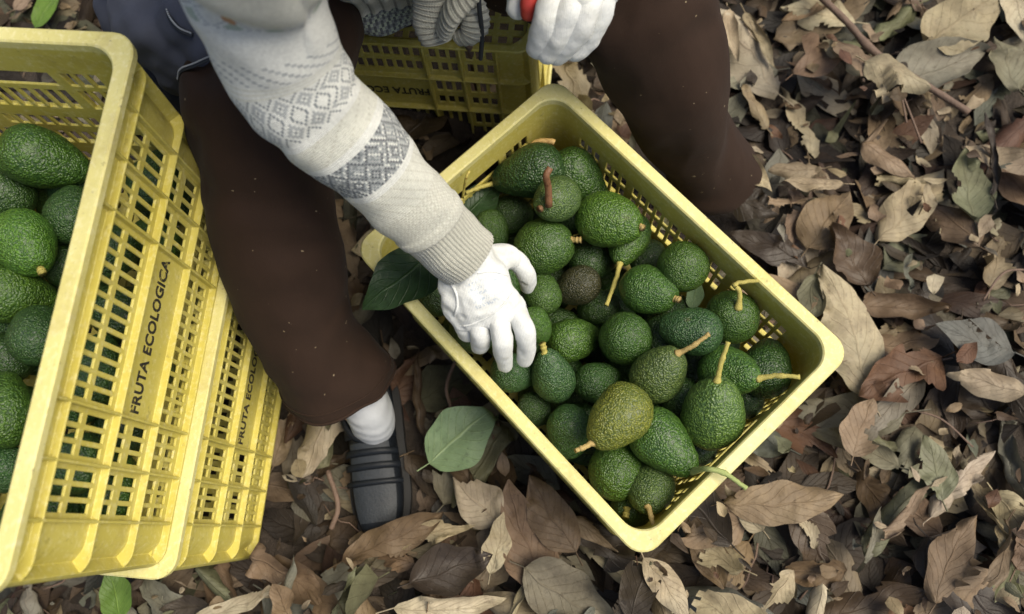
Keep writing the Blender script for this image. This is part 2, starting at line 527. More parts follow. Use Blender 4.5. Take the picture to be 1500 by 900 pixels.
_long = side_mesh(CL, CW / 2, [3, 3, 12, 3, 3], False)
_short = side_mesh(CW, CL / 2, [3, 8, 3], True)
_corner = corner_mesh()
def mirror(V, F, sx, sy):
    W = [(x * sx, y * sy, z) for x, y, z in V]
    return (W, F) if sx * sy > 0 else (W, [f[::-1] for f in F])
pieces = []          # name, V, F
rims = []
for nm, (V, F) in (('long_side', _long), ('long_side', (rot2(_long[0], math.pi), _long[1])),
                   ('end_panel', (rot2(_short[0], math.pi / 2), _short[1])), ('end_panel', (rot2(_short[0], -math.pi / 2), _short[1])),
                   ('corner_post', _corner), ('corner_post', mirror(*_corner, -1, 1)), ('corner_post', mirror(*_corner, 1, -1)), ('corner_post', mirror(*_corner, -1, -1))):
    r, w = split_rim(V, F); rims.append(r); pieces.append((nm, *w))
def weld(V, F):
    me = mesh_data('w', V, F, False); bm = bmesh.new(); bm.from_mesh(me); bmesh.ops.remove_doubles(bm, verts=bm.verts, dist=1e-5)
    bm.to_mesh(me); bm.free()
    V2 = [tuple(v.co) for v in me.vertices]; F2 = [tuple(p.vertices) for p in me.polygons]; bpy.data.meshes.remove(me)
    return V2, F2
CRATE_PARTS = [('rim', bevelled(*weld(*join(rims)), w=.0018), M_RIM)]
for nm, V, F in pieces: CRATE_PARTS.append((nm, bevelled(V, F), M_CRATE))
CRATE_PARTS.append(('base_grid', mesh_data('base_grid', *floor_mesh(), smooth=False), M_CRATE))
def text_mesh(s, size, depth, bold):
    cu = bpy.data.curves.new('t', 'FONT'); cu.body = s; cu.size = size; cu.extrude = depth; cu.offset = bold
    cu.align_x = 'CENTER'; cu.align_y = 'CENTER'; cu.space_character = 1.04; cu.resolution_u = 3
    o = bpy.data.objects.new('t', cu); COL.objects.link(o)
    me = evaluated(o); bpy.data.objects.remove(o)
    return me
TXT = text_mesh('FRUTA ECOLOGICA', .0215, .0003, .0006)
_tc = get_co(TXT); _w = np.ptp(_tc[:, 0]); _tc[:, 0] *= .172 / _w; _tc[:, 1] *= 1.12
_t3 = np.stack([_tc[:, 0], -CW / 2 + FL - .0032 + taper(.128) - .0003 - _tc[:, 2], .1275 + _tc[:, 1]], 1)   # on the outer face of the lettering panel
set_co(TXT, _t3); TXT.materials.clear(); TXT.materials.append(M_INK); TXT.name = 'lettering'
TXT2 = TXT.copy(); set_co(TXT2, get_co(TXT) * np.array([-1, -1, 1]))
for nm, me, m in CRATE_PARTS:
    me.materials.clear(); me.materials.append(m); me.name = nm
def crate(loc, rz, label, upside=False):
    e = empty('fruit_crate', loc, rz, label=label, cat='crate', group='yellow fruit crates')
    if upside: e.rotation_euler = (math.pi, 0, rz)
    for nm, me, m in CRATE_PARTS: link(nm, me, None, e)
    for t in (TXT, TXT2): link('lettering', t, None, e)
    return e
C1 = dict(x=.102, y=.2683, yaw=-.9971, z=.029)
ST = dict(x=-.5461, y=.3186, yaw=1.3158, z=.03)
_u3 = np.array([math.cos(-.27), math.sin(-.27)]); _v3 = np.array([math.sin(.27), math.cos(.27)])
_k3 = P(792, 97, .31)[:2] - CL / 2 * _u3 + CW / 2 * _v3
C3 = dict(x=_k3[0], y=_k3[1], yaw=-.27, z=.02)
crate((C1['x'], C1['y'], C1['z']), C1['yaw'], 'yellow crate heaped with avocados on the leaves, a gloved hand reaching in')
crate((ST['x'], ST['y'], ST['z']), ST['yaw'], 'lower yellow crate of the stack of two beside the trouser leg')
crate((ST['x'], ST['y'], ST['z'] + CH + .0005), ST['yaw'], 'upper yellow crate of the stack of two, holding avocados')
crate((C3['x'], C3['y'], C3['z'] + CH), C3['yaw'] + math.pi, 'upturned yellow crate the person sits on, in deep shade', upside=True)
FOOT = [(C1['x'], C1['y'], C1['yaw']), (ST['x'], ST['y'], ST['yaw']), (C3['x'], C3['y'], C3['yaw'])]
def in_crates(x, y, m=0.):
    r = np.zeros(np.shape(x), bool)
    for cx, cy, a in FOOT:
        dx, dy = x - cx, y - cy; c, s = math.cos(a), math.sin(a)
        r |= (np.abs(c * dx + s * dy) < CL / 2 - .004 + m) & (np.abs(-s * dx + c * dy) < CW / 2 - .004 + m)
    return r

# ------------------------------------------------------------------ avocados
def avocado_mesh(k, seed, asp):
    """length 1 along x (stem end +x), width 1/asp"""
    nu, nv = 56, 72
    V, F = [], []
    r = np.random.default_rng(seed)
    bend = r.uniform(-.04, .04)
    for i in range(nu + 1):
        t = math.pi * i / nu
        x = -.5 * math.cos(t)
        rr = .5 / asp * math.sin(t) ** .94 * (1 + k * math.cos(t)) / (1 + .12 * k)
        if x > .47: x = .47 + (x - .47) * .2
        for j in range(nv):
            ph = 2 * math.pi * j / nv
            V.append((x, rr * math.cos(ph) + bend * math.sin(t) ** 2 * .6, rr * math.sin(ph)))
    for i in range(nu):
        for j in range(nv):
            q = (j + 1) % nv
            F.append((i * nv + j, (i + 1) * nv + j, (i + 1) * nv + q, i * nv + q))
    V = np.array(V); nrm = V * np.array([.5, 1.5, 1.5]); nrm /= np.linalg.norm(nrm, axis=1)[:, None] + 1e-9
    V = V + nrm * (vnoise(V, 1.6, seed)[:, None] * .012 + vnoise(V, 9, seed + 5)[:, None] * .0042 + vnoise(V, 16, seed + 9)[:, None] * .0030)
    return mesh_data('avocado', V, F[::1])
AVO_SHAPES = [(.10, 1.22), (.20, 1.32), (.30, 1.45), (.16, 1.28), (.05, 1.10)]
AVO = []
for i, (k, a) in enumerate(AVO_SHAPES):
    me = avocado_mesh(k, 40 + i, a); me.materials.append(M_AVO)
    # object-space texture: real units come from the uniform scale, so coordinates are normalised per mesh
    AVO.append(me)
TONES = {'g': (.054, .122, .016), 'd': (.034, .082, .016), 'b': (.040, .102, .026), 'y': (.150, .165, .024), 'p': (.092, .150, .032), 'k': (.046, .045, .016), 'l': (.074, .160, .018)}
STEMC = {'y': (.42, .37, .09), 'b': (.26, .14, .06), 't': (.42, .31, .11), 'g': (.30, .36, .12)}
# cx, cy, width px, stem-end px, toward camera (+1) or away (-1), height, tone, shape, stem path px (None = none), stem colour, label
IN = 'in the middle crate'
A1 = [
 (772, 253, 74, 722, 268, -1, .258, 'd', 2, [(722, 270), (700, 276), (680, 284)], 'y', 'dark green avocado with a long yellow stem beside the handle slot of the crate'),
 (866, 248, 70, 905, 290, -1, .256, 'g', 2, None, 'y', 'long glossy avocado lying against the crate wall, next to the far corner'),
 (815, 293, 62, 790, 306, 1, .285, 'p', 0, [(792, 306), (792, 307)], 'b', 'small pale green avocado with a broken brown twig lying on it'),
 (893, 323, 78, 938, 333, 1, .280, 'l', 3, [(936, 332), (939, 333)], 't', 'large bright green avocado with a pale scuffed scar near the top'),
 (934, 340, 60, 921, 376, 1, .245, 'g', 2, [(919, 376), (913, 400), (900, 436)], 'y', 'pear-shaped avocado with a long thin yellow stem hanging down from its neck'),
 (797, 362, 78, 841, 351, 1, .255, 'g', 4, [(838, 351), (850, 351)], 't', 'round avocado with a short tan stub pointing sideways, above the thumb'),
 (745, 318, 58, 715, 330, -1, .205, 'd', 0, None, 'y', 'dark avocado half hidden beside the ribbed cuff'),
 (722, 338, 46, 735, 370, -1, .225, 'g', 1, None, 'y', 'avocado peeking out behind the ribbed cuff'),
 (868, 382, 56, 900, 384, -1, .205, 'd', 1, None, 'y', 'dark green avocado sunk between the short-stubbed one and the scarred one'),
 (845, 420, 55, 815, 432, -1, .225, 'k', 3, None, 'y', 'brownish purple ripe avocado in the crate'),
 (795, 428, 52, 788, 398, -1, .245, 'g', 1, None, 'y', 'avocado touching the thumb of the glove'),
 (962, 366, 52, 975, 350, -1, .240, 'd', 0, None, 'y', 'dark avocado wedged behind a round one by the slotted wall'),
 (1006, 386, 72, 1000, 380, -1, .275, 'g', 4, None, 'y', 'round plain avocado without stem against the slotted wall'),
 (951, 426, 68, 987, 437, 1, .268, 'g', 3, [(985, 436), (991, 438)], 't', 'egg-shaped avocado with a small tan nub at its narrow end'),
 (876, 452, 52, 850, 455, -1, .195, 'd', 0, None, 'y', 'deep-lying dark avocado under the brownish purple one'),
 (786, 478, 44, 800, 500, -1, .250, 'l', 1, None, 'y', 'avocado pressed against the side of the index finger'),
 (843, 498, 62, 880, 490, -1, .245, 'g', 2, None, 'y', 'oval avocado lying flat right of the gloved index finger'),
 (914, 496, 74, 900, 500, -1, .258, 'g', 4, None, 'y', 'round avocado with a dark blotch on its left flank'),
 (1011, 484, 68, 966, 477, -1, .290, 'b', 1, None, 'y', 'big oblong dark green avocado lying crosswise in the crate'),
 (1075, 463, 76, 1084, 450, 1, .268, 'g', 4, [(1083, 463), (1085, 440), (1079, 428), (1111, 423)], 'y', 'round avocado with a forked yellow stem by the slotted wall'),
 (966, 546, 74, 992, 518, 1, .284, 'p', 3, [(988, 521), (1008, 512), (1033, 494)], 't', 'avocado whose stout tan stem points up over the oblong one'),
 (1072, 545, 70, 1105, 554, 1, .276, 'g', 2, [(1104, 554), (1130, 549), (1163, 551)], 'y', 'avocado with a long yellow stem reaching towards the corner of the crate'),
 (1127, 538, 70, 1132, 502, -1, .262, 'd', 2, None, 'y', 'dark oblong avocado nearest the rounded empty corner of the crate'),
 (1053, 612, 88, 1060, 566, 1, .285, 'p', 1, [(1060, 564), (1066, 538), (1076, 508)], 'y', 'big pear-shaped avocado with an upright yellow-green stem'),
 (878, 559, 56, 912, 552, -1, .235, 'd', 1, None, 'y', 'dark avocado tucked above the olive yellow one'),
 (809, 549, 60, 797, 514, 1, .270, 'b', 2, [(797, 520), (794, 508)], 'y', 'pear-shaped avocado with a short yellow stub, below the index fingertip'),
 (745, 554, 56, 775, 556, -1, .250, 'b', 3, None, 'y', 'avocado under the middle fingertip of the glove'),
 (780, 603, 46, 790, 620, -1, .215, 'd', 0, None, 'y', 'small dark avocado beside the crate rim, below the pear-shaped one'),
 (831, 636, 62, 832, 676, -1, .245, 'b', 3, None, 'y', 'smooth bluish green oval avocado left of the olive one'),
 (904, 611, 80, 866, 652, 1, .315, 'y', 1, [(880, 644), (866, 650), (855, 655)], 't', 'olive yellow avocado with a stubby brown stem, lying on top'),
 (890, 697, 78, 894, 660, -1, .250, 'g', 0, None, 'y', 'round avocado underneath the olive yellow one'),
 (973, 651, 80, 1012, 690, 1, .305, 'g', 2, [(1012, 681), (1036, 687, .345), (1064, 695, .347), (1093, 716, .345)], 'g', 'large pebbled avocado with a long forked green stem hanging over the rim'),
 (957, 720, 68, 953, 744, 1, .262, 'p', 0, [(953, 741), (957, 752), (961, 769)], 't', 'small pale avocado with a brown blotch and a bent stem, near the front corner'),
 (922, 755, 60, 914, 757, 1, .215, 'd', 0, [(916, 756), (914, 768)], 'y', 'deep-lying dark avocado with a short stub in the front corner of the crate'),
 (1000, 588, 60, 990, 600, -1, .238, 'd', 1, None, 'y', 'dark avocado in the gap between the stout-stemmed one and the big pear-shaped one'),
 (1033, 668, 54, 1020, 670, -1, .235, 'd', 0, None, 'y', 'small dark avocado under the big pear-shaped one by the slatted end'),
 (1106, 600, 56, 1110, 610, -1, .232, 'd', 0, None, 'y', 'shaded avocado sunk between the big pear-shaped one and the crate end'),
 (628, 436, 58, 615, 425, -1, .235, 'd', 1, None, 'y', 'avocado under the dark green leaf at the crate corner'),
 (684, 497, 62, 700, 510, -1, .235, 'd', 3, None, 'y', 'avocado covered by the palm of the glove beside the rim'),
]
A2 = [
 (66, 233, 84, 122, 252, -1, .47, 'g', 2, [(113, 253), (116, 254)], 'y', 'large avocado with a pale round stem scar in the upper crate of the stack'),
 (4, 280, 78, -10, 260, -1, .44, 'd', 1, None, 'y', 'avocado cut by the picture edge below the stem-scarred one in the stacked crate'),
 (107, 313, 72, 118, 280, -1, .46, 'b', 3, None, 'y', 'bluish avocado tucked against the inner wall of the stacked crate'),
 (37, 356, 84, 62, 398, 1, .48, 'l', 0, [(58, 394), (61, 401)], 'y', 'bright round avocado with a pale nub in the upper stacked crate'),
 (92, 388, 60, 80, 380, -1, .42, 'd', 1, None, 'y', 'dark avocado in the gap beside the bright round one of the stacked crate'),
 (26, 432, 80, 70, 440, -1, .46, 'g', 2, None, 'y', 'avocado lying crosswise between the bright round one and the bluish oval one'),
 (54, 489, 74, 60, 455, -1, .475, 'b', 3, None, 'y', 'bluish oval avocado leaning on the wall of the stacked crate'),
 (10, 520, 70, 0, 500, -1, .43, 'd', 1, None, 'y', 'dark avocado under the bluish oval one in the stacked crate'),
 (6, 598, 82, 10, 550, -1, .465, 'g', 2, None, 'y', 'long avocado standing along the lower half of the stacked crate'),
 (40, 632, 40, 30, 628, 1, .43, 'b', 0, [(33, 633), (30, 634)], 'y', 'avocado with a pale nub seen just behind the rim of the stacked crate'),
 (8, 690, 64, -5, 700, -1, .45, 'b', 1, None, 'y', 'bluish avocado near the lower end of the stacked crate'),
]
class Avo: pass
def avo_new(c, axis, W, shape):
    a = Avo(); a.c = np.array(c, float); a.ax = axis / np.linalg.norm(axis); a.W = W; a.sh = shape
    k, asp = AVO_SHAPES[shape]; a.L = W * asp
    # proxy spheres
    ts = np.radians([35, 65, 90, 118, 148]); a.off = np.array([-.5 * math.cos(t) * a.L for t in ts])
    a.r = np.array([.5 * W * math.sin(t) ** .94 * (1 + k * math.cos(t)) / (1 + .12 * k) for t in ts])
    a.off *= .88
    return a
def spheres(a): return a.c + a.off[:, None] * a.ax, a.r
def pen(a, b):
    if np.linalg.norm(a.c - b.c) > (a.L + b.L) / 2: return 0.
    pa, ra = spheres(a); pb, rb = spheres(b)
    d = np.linalg.norm(pa[:, None] - pb[None], axis=2)
    return float(np.max(ra[:, None] + rb[None] - d))
def from_table(T):
    out = []
    for (cx, cy, w, sx, sy, tw, z, tone, sh, stem, sc_, lab) in T:
        c = P(cx, cy, z); s = scale_at(c); W = w * 1.045 / s
        L = W * AVO_SHAPES[sh][1]
        v = ((sx - cx) * R_AX - (sy - cy) * U_AX) / s
        m = np.linalg.norm(v)
        if m > L / 2 * .97: v *= L / 2 * .97 / m
        dep = math.sqrt(max(0, (L / 2) ** 2 - v @ v))
        ray = (CAM - c) / np.linalg.norm(CAM - c)
        a = avo_new(c, v + ray * dep * tw, W, sh)
        a.ray = ray; a.spec = (tone, stem, sc_, lab); out.append(a)
    return out
def relax(A, floor, it=70, tol=.006):
    for _ in range(it):
        worst = 0
        for i in range(len(A)):
            for j in range(i):
                p = pen(A[i], A[j]) - tol
                if p > 0:
                    worst = max(worst, p)
                    hi, lo = (A[i], A[j]) if A[i].c[2] > A[j].c[2] else (A[j], A[i])
                    hi.c += hi.ray * p * .24; lo.c -= lo.ray * p * .36
                    if lo.c[2] < floor + lo.W / 2: lo.c += lo.ray * (floor + lo.W / 2 - lo.c[2]); hi.c += hi.ray * p * .4
        if worst < .002: break
S1 = from_table(A1); relax(S1, C1['z'] + .012)
S2 = from_table(A2); relax(S2, ST['z'] + CH + .012)
def inside(a, C, z0, m=.002):
    p, r = spheres(a); c, s = math.cos(C['yaw']), math.sin(C['yaw'])
    dx, dy = p[:, 0] - C['x'], p[:, 1] - C['y']
    u, v = c * dx + s * dy, -s * dx + c * dy
    return max(np.max(np.abs(u) + r - (CL / 2 - FL - .006)), np.max(np.abs(v) + r - (CW / 2 - FL - .006)), np.max(z0 + r - p[:, 2]))
def nudge_in(A, C):
    c, s = math.cos(C['yaw']), math.sin(C['yaw'])
    for a in A:
        for _ in range(3):
            p, r = spheres(a); dx, dy = p[:, 0] - C['x'], p[:, 1] - C['y']
            u, v = c * dx + s * dy, -s * dx + c * dy
            eu, ev = CL / 2 - FL - .001, CW / 2 - FL - .001
            du = -max(0, np.max(u + r - eu)) + max(0, np.max(-u + r - eu)); dv = -max(0, np.max(v + r - ev)) + max(0, np.max(-v + r - ev))
            a.c[0] += c * du - s * dv; a.c[1] += s * du + c * dv
nudge_in(S1, C1); nudge_in(S2, ST)
def fill(A, C, z0, zmax, tries, rng, want):
    new = []
    c, s = math.cos(C['yaw']), math.sin(C['yaw'])
    for _ in range(tries):
        if len(new) >= want: break
        W = rng.uniform(.058, .068); u = rng.uniform(-.2, .2); v = rng.uniform(-.12, .12)
        ax = rng.normal(size=3); ax[2] *= .35
        a = avo_new((C['x'] + c * u - s * v, C['y'] + s * u + c * v, 0), ax, W, int(rng.integers(0, 4)))
        for z in np.arange(z0 + W / 2 + .002, zmax, .012):
            a.c[2] = z
            if inside(a, C, z0) > .004: continue
            if all(pen(a, b) < .007 for b in A) and all(pen(a, b) < .007 for b in new):
                a.ray = np.array([0, 0, 1.]); new.append(a); break
    return new
_fr = np.random.default_rng(3)
def out_of_view(a, zc): return True
D1 = fill(S1, C1, C1['z'] + .011, .250, 1300, _fr, 52)
D2 = fill(S2, ST, ST['z'] + CH + .011, .47, 900, _fr, 40)
def stem_obj(path, rad, col, par, inv):
    V, F = tube(path, rad, 8)
    V = [inv @ Vector(v) for v in V]
    o = link('stem', mesh_data('stem', V, F), M_STEM, par)
    o.color = (*col, 1)
    return o
def put_avocado(a, tone, lab, group, stem=None, sc_='y'):
    o = link('avocado', AVO[a.sh])
    x = Vector(a.ax); rnd = Vector(RNG.normal(size=3)); y = x.cross(rnd).normalized(); z = x.cross(y)
    m = Matrix((x, y, z)).transposed().to_4x4()
    m = Matrix.Translation(Vector(a.c)) @ m @ Matrix.Scale(a.L, 4)
    o.matrix_world = m
    t = np.array(TONES[tone]) * RNG.uniform(.85, 1.18) * np.array([RNG.uniform(.9, 1.1), 1, RNG.uniform(.85, 1.15)])
    o.color = (*t, 1)
    tag(o, lab, 'avocado', group)
    if stem:
        root = a.c + a.ax * a.L * .46
        s = scale_at(root); x0, y0 = stem[0]
        pts = [root]
        rise = 0.
        for k, q_ in enumerate(stem[1:]):
            if len(q_) == 3: pts.append(P(*q_)); continue
            px, py = q_
            d = ((px - x0) * R_AX - (py - y0) * U_AX) / s
            n = np.linalg.norm(d)
            ray = (CAM - root) / np.linalg.norm(CAM - root)
            pts.append(root + d + ray * (n * .35 + .003) + a.ax * .002)
        P_ = spline(pts, 7 * len(pts)) if len(pts) > 1 else np.array([root, root + a.ax * .008])
        ln = np.sum(np.linalg.norm(np.diff(P_, axis=0), axis=1))
        r = np.linspace(.0036, .0025, len(P_)) if ln > .02 else np.full(len(P_), .0038)
        tt = np.linspace(0, 1, len(P_))
        r = r * (1 + .04 * np.sin(tt * 15) + .28 * np.exp(-((tt - .62) / .05) ** 2) + .55 * np.exp(-(tt / .09) ** 2)); r[-1] *= 1.25
        if ln > .02: P_ = P_ + RNG.normal(0, .00025, P_.shape) * (tt > .1)[:, None]
        so = stem_obj(P_, r, STEMC[sc_], o, m.inverted())
    return o
for a in S1: put_avocado(a, a.spec[0], a.spec[3], 'avocados in the crate the hand reaches into', a.spec[1], a.spec[2])
for a in S2: put_avocado(a, a.spec[0], a.spec[3], 'avocados in the stacked crate', a.spec[1], a.spec[2])
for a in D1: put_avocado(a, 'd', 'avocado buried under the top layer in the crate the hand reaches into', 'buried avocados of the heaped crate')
for a in D2: put_avocado(a, RNG.choice(['d', 'g', 'b']), 'plain green avocado in the bulk of the upper stacked crate', 'bulk avocados of the stacked crate')

# loose bits on the fruit
def loose(name, path, rad, mat, label, cat, col=None, ns=8):
    o = link(name, mesh_data(name, *tube(spline(path, 12), rad, ns)), mat); tag(o, label, cat)
    if col: o.color = (*col, 1)
    return o
_tw = S1[2]; _zt = _tw.c[2] + _tw.W * .52
loose('broken_twig', [P(806, 246, _zt + .045), P(800, 258, _zt + .040), P(803, 275, _zt + .02), P(804, 302, _zt - .004)], np.linspace(.0042, .0052, 12), M_STEM, 'broken dark brown twig standing on a small pale avocado', 'twig', (.16, .075, .035))
loose('broken_twig', [P(770, 222, .262), P(785, 208, .275), P(806, 207, .278), P(812, 209, .277)], np.linspace(.003, .0045, 12), M_STEM, 'curved tan stem with a pink cut end lying by the handle slot', 'stem', (.50, .33, .12))
loose('leaf_stalk', [P(678, 290, .285), P(680, 275, .31), P(683, 260, .335), P(688, 251, .338)], .0017, M_STEM, 'thin yellow leaf stalk leaning on the crate rim', 'stalk', (.5, .42, .10))

# ------------------------------------------------------------------ ground and leaf litter
GX0, GX1, GY0, GY1, GS = -2.4, 2.4, -1.5, 2.7, .012
gnx, gny = int((GX1 - GX0) / GS), int((GY1 - GY0) / GS)
MOUNDS = [(P(560, 170, .10), .045, .11), (P(625, 165, .10), .045, .11), (P(690, 160, .10), .040, .11), (P(745, 158, .08), .032, .07)]
def ground_h(x, y):
    p = np.stack([np.ravel(x), np.ravel(y), np.zeros(np.size(x))], 1)
    h = .010 * vnoise(p, 1.1, 1) + .006 * vnoise(p, 3.1, 2)
    h = np.minimum(h, .012)
    for m_, sg, ht in MOUNDS: h = h + ht * np.exp(-(((p[:, 0] - m_[0]) ** 2 + (p[:, 1] - m_[1]) ** 2) / (2 * sg * sg)))
    return h.reshape(np.shape(x)) - .006
gx, gy = np.meshgrid(GX0 + (np.arange(gnx) + .5) * GS, GY0 + (np.arange(gny) + .5) * GS, indexing='ij')
HF = ground_h(gx, gy)
def cell(x, y):
    return np.clip(((x - GX0) / GS).astype(int), 0, gnx - 1), np.clip(((y - GY0) / GS).astype(int), 0, gny - 1)
# one sheet: fine near the scene, coarse out to the horizon
xs = np.concatenate([[-60, -20, -8, -4], np.arange(-2.4, 2.41, .04), [4, 8, 20, 60]])
ys = np.concatenate([[-60, -20, -8, -3], np.arange(-1.5, 2.71, .04), [4, 8, 20, 60]])
X, Y = np.meshgrid(xs, ys, indexing='ij')
Zg = np.where((np.abs(X) < 2.41) & (Y > -1.51) & (Y < 2.71), ground_h(X, Y), -.006)
V = np.stack([X.ravel(), Y.ravel(), Zg.ravel()], 1); ny_ = len(ys)
Fg = [(i * ny_ + j, (i + 1) * ny_ + j, (i + 1) * ny_ + j + 1, i * ny_ + j + 1) for i in range(len(xs) - 1) for j in range(ny_ - 1)]
tag(link('ground', mesh_data('ground', V, Fg), M_SOIL), kind='structure')

LC = {'tan': [(.32, .275, .20), (.38, .33, .245), (.275, .23, .16), (.43, .385, .30)],
      'pink': [(.225, .172, .120), (.195, .142, .095), (.265, .205, .150), (.15, .105, .070)],
      'grey': [(.18, .172, .132), (.215, .212, .178), (.13, .142, .128), (.16, .17, .11)],
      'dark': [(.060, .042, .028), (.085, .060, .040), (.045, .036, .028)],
      'red': [(.135, .075, .048), (.115, .062, .040)],
      'green': [(.22, .34, .19)], 'deep': [(.020, .050, .018)], 'lime': [(.11, .20, .035)]}
def leaf_geo(L, W, rng, cup=.2, arch=0., wave=.1, twist=0., nu=19, nv=9, tear=0., crumple=.0022, petiole=True, tipk=1.0, brk=0, bites=0, ecurl=0.):
    """returns V (local, base at -L/2 on x axis), F, UV.  cup = roll angle across, arch = bend angle along"""
    V, F, UV = [], [], []
    ph = rng.uniform(0, 6.28, 6); wl = rng.uniform(-.06, .06); asym = rng.uniform(.9, 1.1)
    for i in range(nu):
        u = i / (nu - 1)
        w = (math.sin(math.pi * u ** (.80 * tipk)) ** .78) * (1 - .22 * u) if 0 < u < 1 else .015
        w = max(w, .02) * W / 2 * 1.08
        # along
        if abs(arch) > 1e-3:
            R = L / arch; th = (u - .5) * arch; bx, bz = R * math.sin(th), R * (math.cos(th) - 1); tx, tz = math.cos(th), -math.sin(th)
        else: bx, bz, tx, tz = (u - .5) * L, 0., 1., 0.
        by = wl * L * math.sin(u * 3.14)
        tw = twist * (u - .5)
        for j in range(nv):
            v = (j / (nv - 1)) * 2 - 1
            ww = w * (asym if v > 0 else 2 - asym)
            if tear and v * math.copysign(1, tear) > .3 and abs(u - .5 - tear * .2) < .12: ww *= .72
            edge = 1 + .06 * math.sin(13 * u + ph[0] * (1 if v > 0 else 2))
            s = v * ww * edge
            if abs(cup) > 1e-3:
                Rc = (W / 2) / cup; a = s / Rc; yy, zz = Rc * math.sin(a), Rc * (1 - math.cos(a))
            else: yy, zz = s, 0.
            zz += .25 * wave * abs(s) * 0.6
            zz += wave * W * (abs(v) ** 1.5) * .32 * math.sin(7.5 * u + ph[1] + (2.2 if v > 0 else 0)) + wave * W * .1 * math.sin(4 * u + ph[2])
            zz += ecurl * W * abs(v) ** 3 * (1 if v > 0 else .4) * (1 + .6 * math.sin(5 * u + ph[3]))
            y2 = yy * math.cos(tw) - zz * math.sin(tw); z2 = yy * math.sin(tw) + zz * math.cos(tw)
            V.append((bx + z2 * .25 * math.sin((u - .5) * arch), by + y2, bz + z2)); UV.append((u, j / (nv - 1)))
    sd = int(rng.integers(1, 9999)); Va = np.array(V)
    Va[:, 2] += crumple * (vnoise(Va, 14, sd) + .6 * vnoise(Va, 33, sd + 1)); Va[:, 1] += crumple * .8 * vnoise(Va, 20, sd + 2)
    V = [tuple(v) for v in Va]
    holes_ = [(rng.uniform(.1, 1.), rng.choice([0., 1.]), rng.uniform(.14, .32)) for _ in range(bites)]
    for i in range(nu - 1):
        for j in range(nv - 1):
            if any(((i + .5) / (nu - 1) - a_) ** 2 * 4 + ((j + .5) / (nv - 1) - b_) ** 2 < r_ * r_ * 1.6 for a_, b_, r_ in holes_): continue
            if brk and ((i >= nu - 1 - brk) or (i >= nu - 2 - brk and (i * 7 + j * 5) % 3 == 0)): continue
            F.append((i * nv + j, (i + 1) * nv + j, (i + 1) * nv + j + 1, i * nv + j + 1))
    if bites or brk:                     # keep the largest connected piece only
        par = {}
        def root(a):
            while par.setdefault(a, a) != a: par[a] = par[par[a]]; a = par[a]
            return a
        for f in F:
            for a in f[1:]: par[root(a)] = root(f[0])
        cnt = {}
        for f in F: cnt[root(f[0])] = cnt.get(root(f[0]), 0) + 1
        best = max(cnt, key=cnt.get); F = [f for f in F if root(f[0]) == best]
        petiole = petiole and any(nv // 2 in f for f in F)
    if petiole:
        o = len(V); b = np.array(V[nv // 2]); l = L * .16; r = .0013
        for k in range(4):
            c = b + np.array([-l * k / 3, wl * L * .5 * k / 3, .003 * k / 3])
            for a in range(3): V.append(tuple(c + r * np.array([0, math.cos(2.1 * a), math.sin(2.1 * a)]))); UV.append((.0, .5))
        for k in range(3):
            for a in range(3):
                n = (a + 1) % 3; F.append((o + k * 3 + a, o + k * 3 + n, o + k * 3 + 3 + n, o + k * 3 + 3 + a))
    return np.array(V), F, np.array(UV)
def settle(V, x, y, yaw, lift=0., tiltx=0., tilty=0., pct=72, flat=.75, keep=True, zfix=None):
    """lay a leaf on whatever already lies there"""
    c, s = math.cos(yaw), math.sin(yaw)
    W = np.stack([x + c * V[:, 0] - s * V[:, 1], y + s * V[:, 0] + c * V[:, 1], V[:, 2] + V[:, 0] * tiltx + V[:, 1] * tilty], 1)
    i, j = cell(W[:, 0], W[:, 1])
    h = HF[i, j]
    if zfix is not None: W[:, 2] += zfix; return W
    z0 = np.percentile(h - W[:, 2], pct) + .001 + lift
    W[:, 2] += z0
    low = W[:, 2] < h + .001
    W[low, 2] += (h[low] + .001 - W[low, 2]) * flat
    cr = in_crates(W[:, 0], W[:, 1], .004)
    if cr.any():
        W[cr, 2] = np.minimum(W[cr, 2], .022)
    if keep: np.maximum.at(HF, (i, j), np.where(cr, h, W[:, 2] + .0012))
    return W
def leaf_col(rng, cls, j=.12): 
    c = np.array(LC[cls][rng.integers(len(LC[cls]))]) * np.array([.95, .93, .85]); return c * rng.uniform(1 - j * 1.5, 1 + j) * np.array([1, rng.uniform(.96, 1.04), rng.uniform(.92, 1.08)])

# deep shadow zones where no random leaf may go (shoe, shins)
def blocked(x, y):
    q = np.array([x, y])
    for (ax, ay, az), (bx, by, bz), r in BLOCK:
        a, b = P(ax, ay, az)[:2], P(bx, by, bz)[:2]; t = np.clip((q - a) @ (b - a) / ((b - a) @ (b - a)), 0, 1)
        if np.linalg.norm(q - a - t * (b - a)) < r: return True
    return False
BLOCK = [((545, 620, .06), (560, 735, .04), .052), ((1010, 215, .08), (1052, 262, .05), .10)]

rng = np.random.default_rng(21)
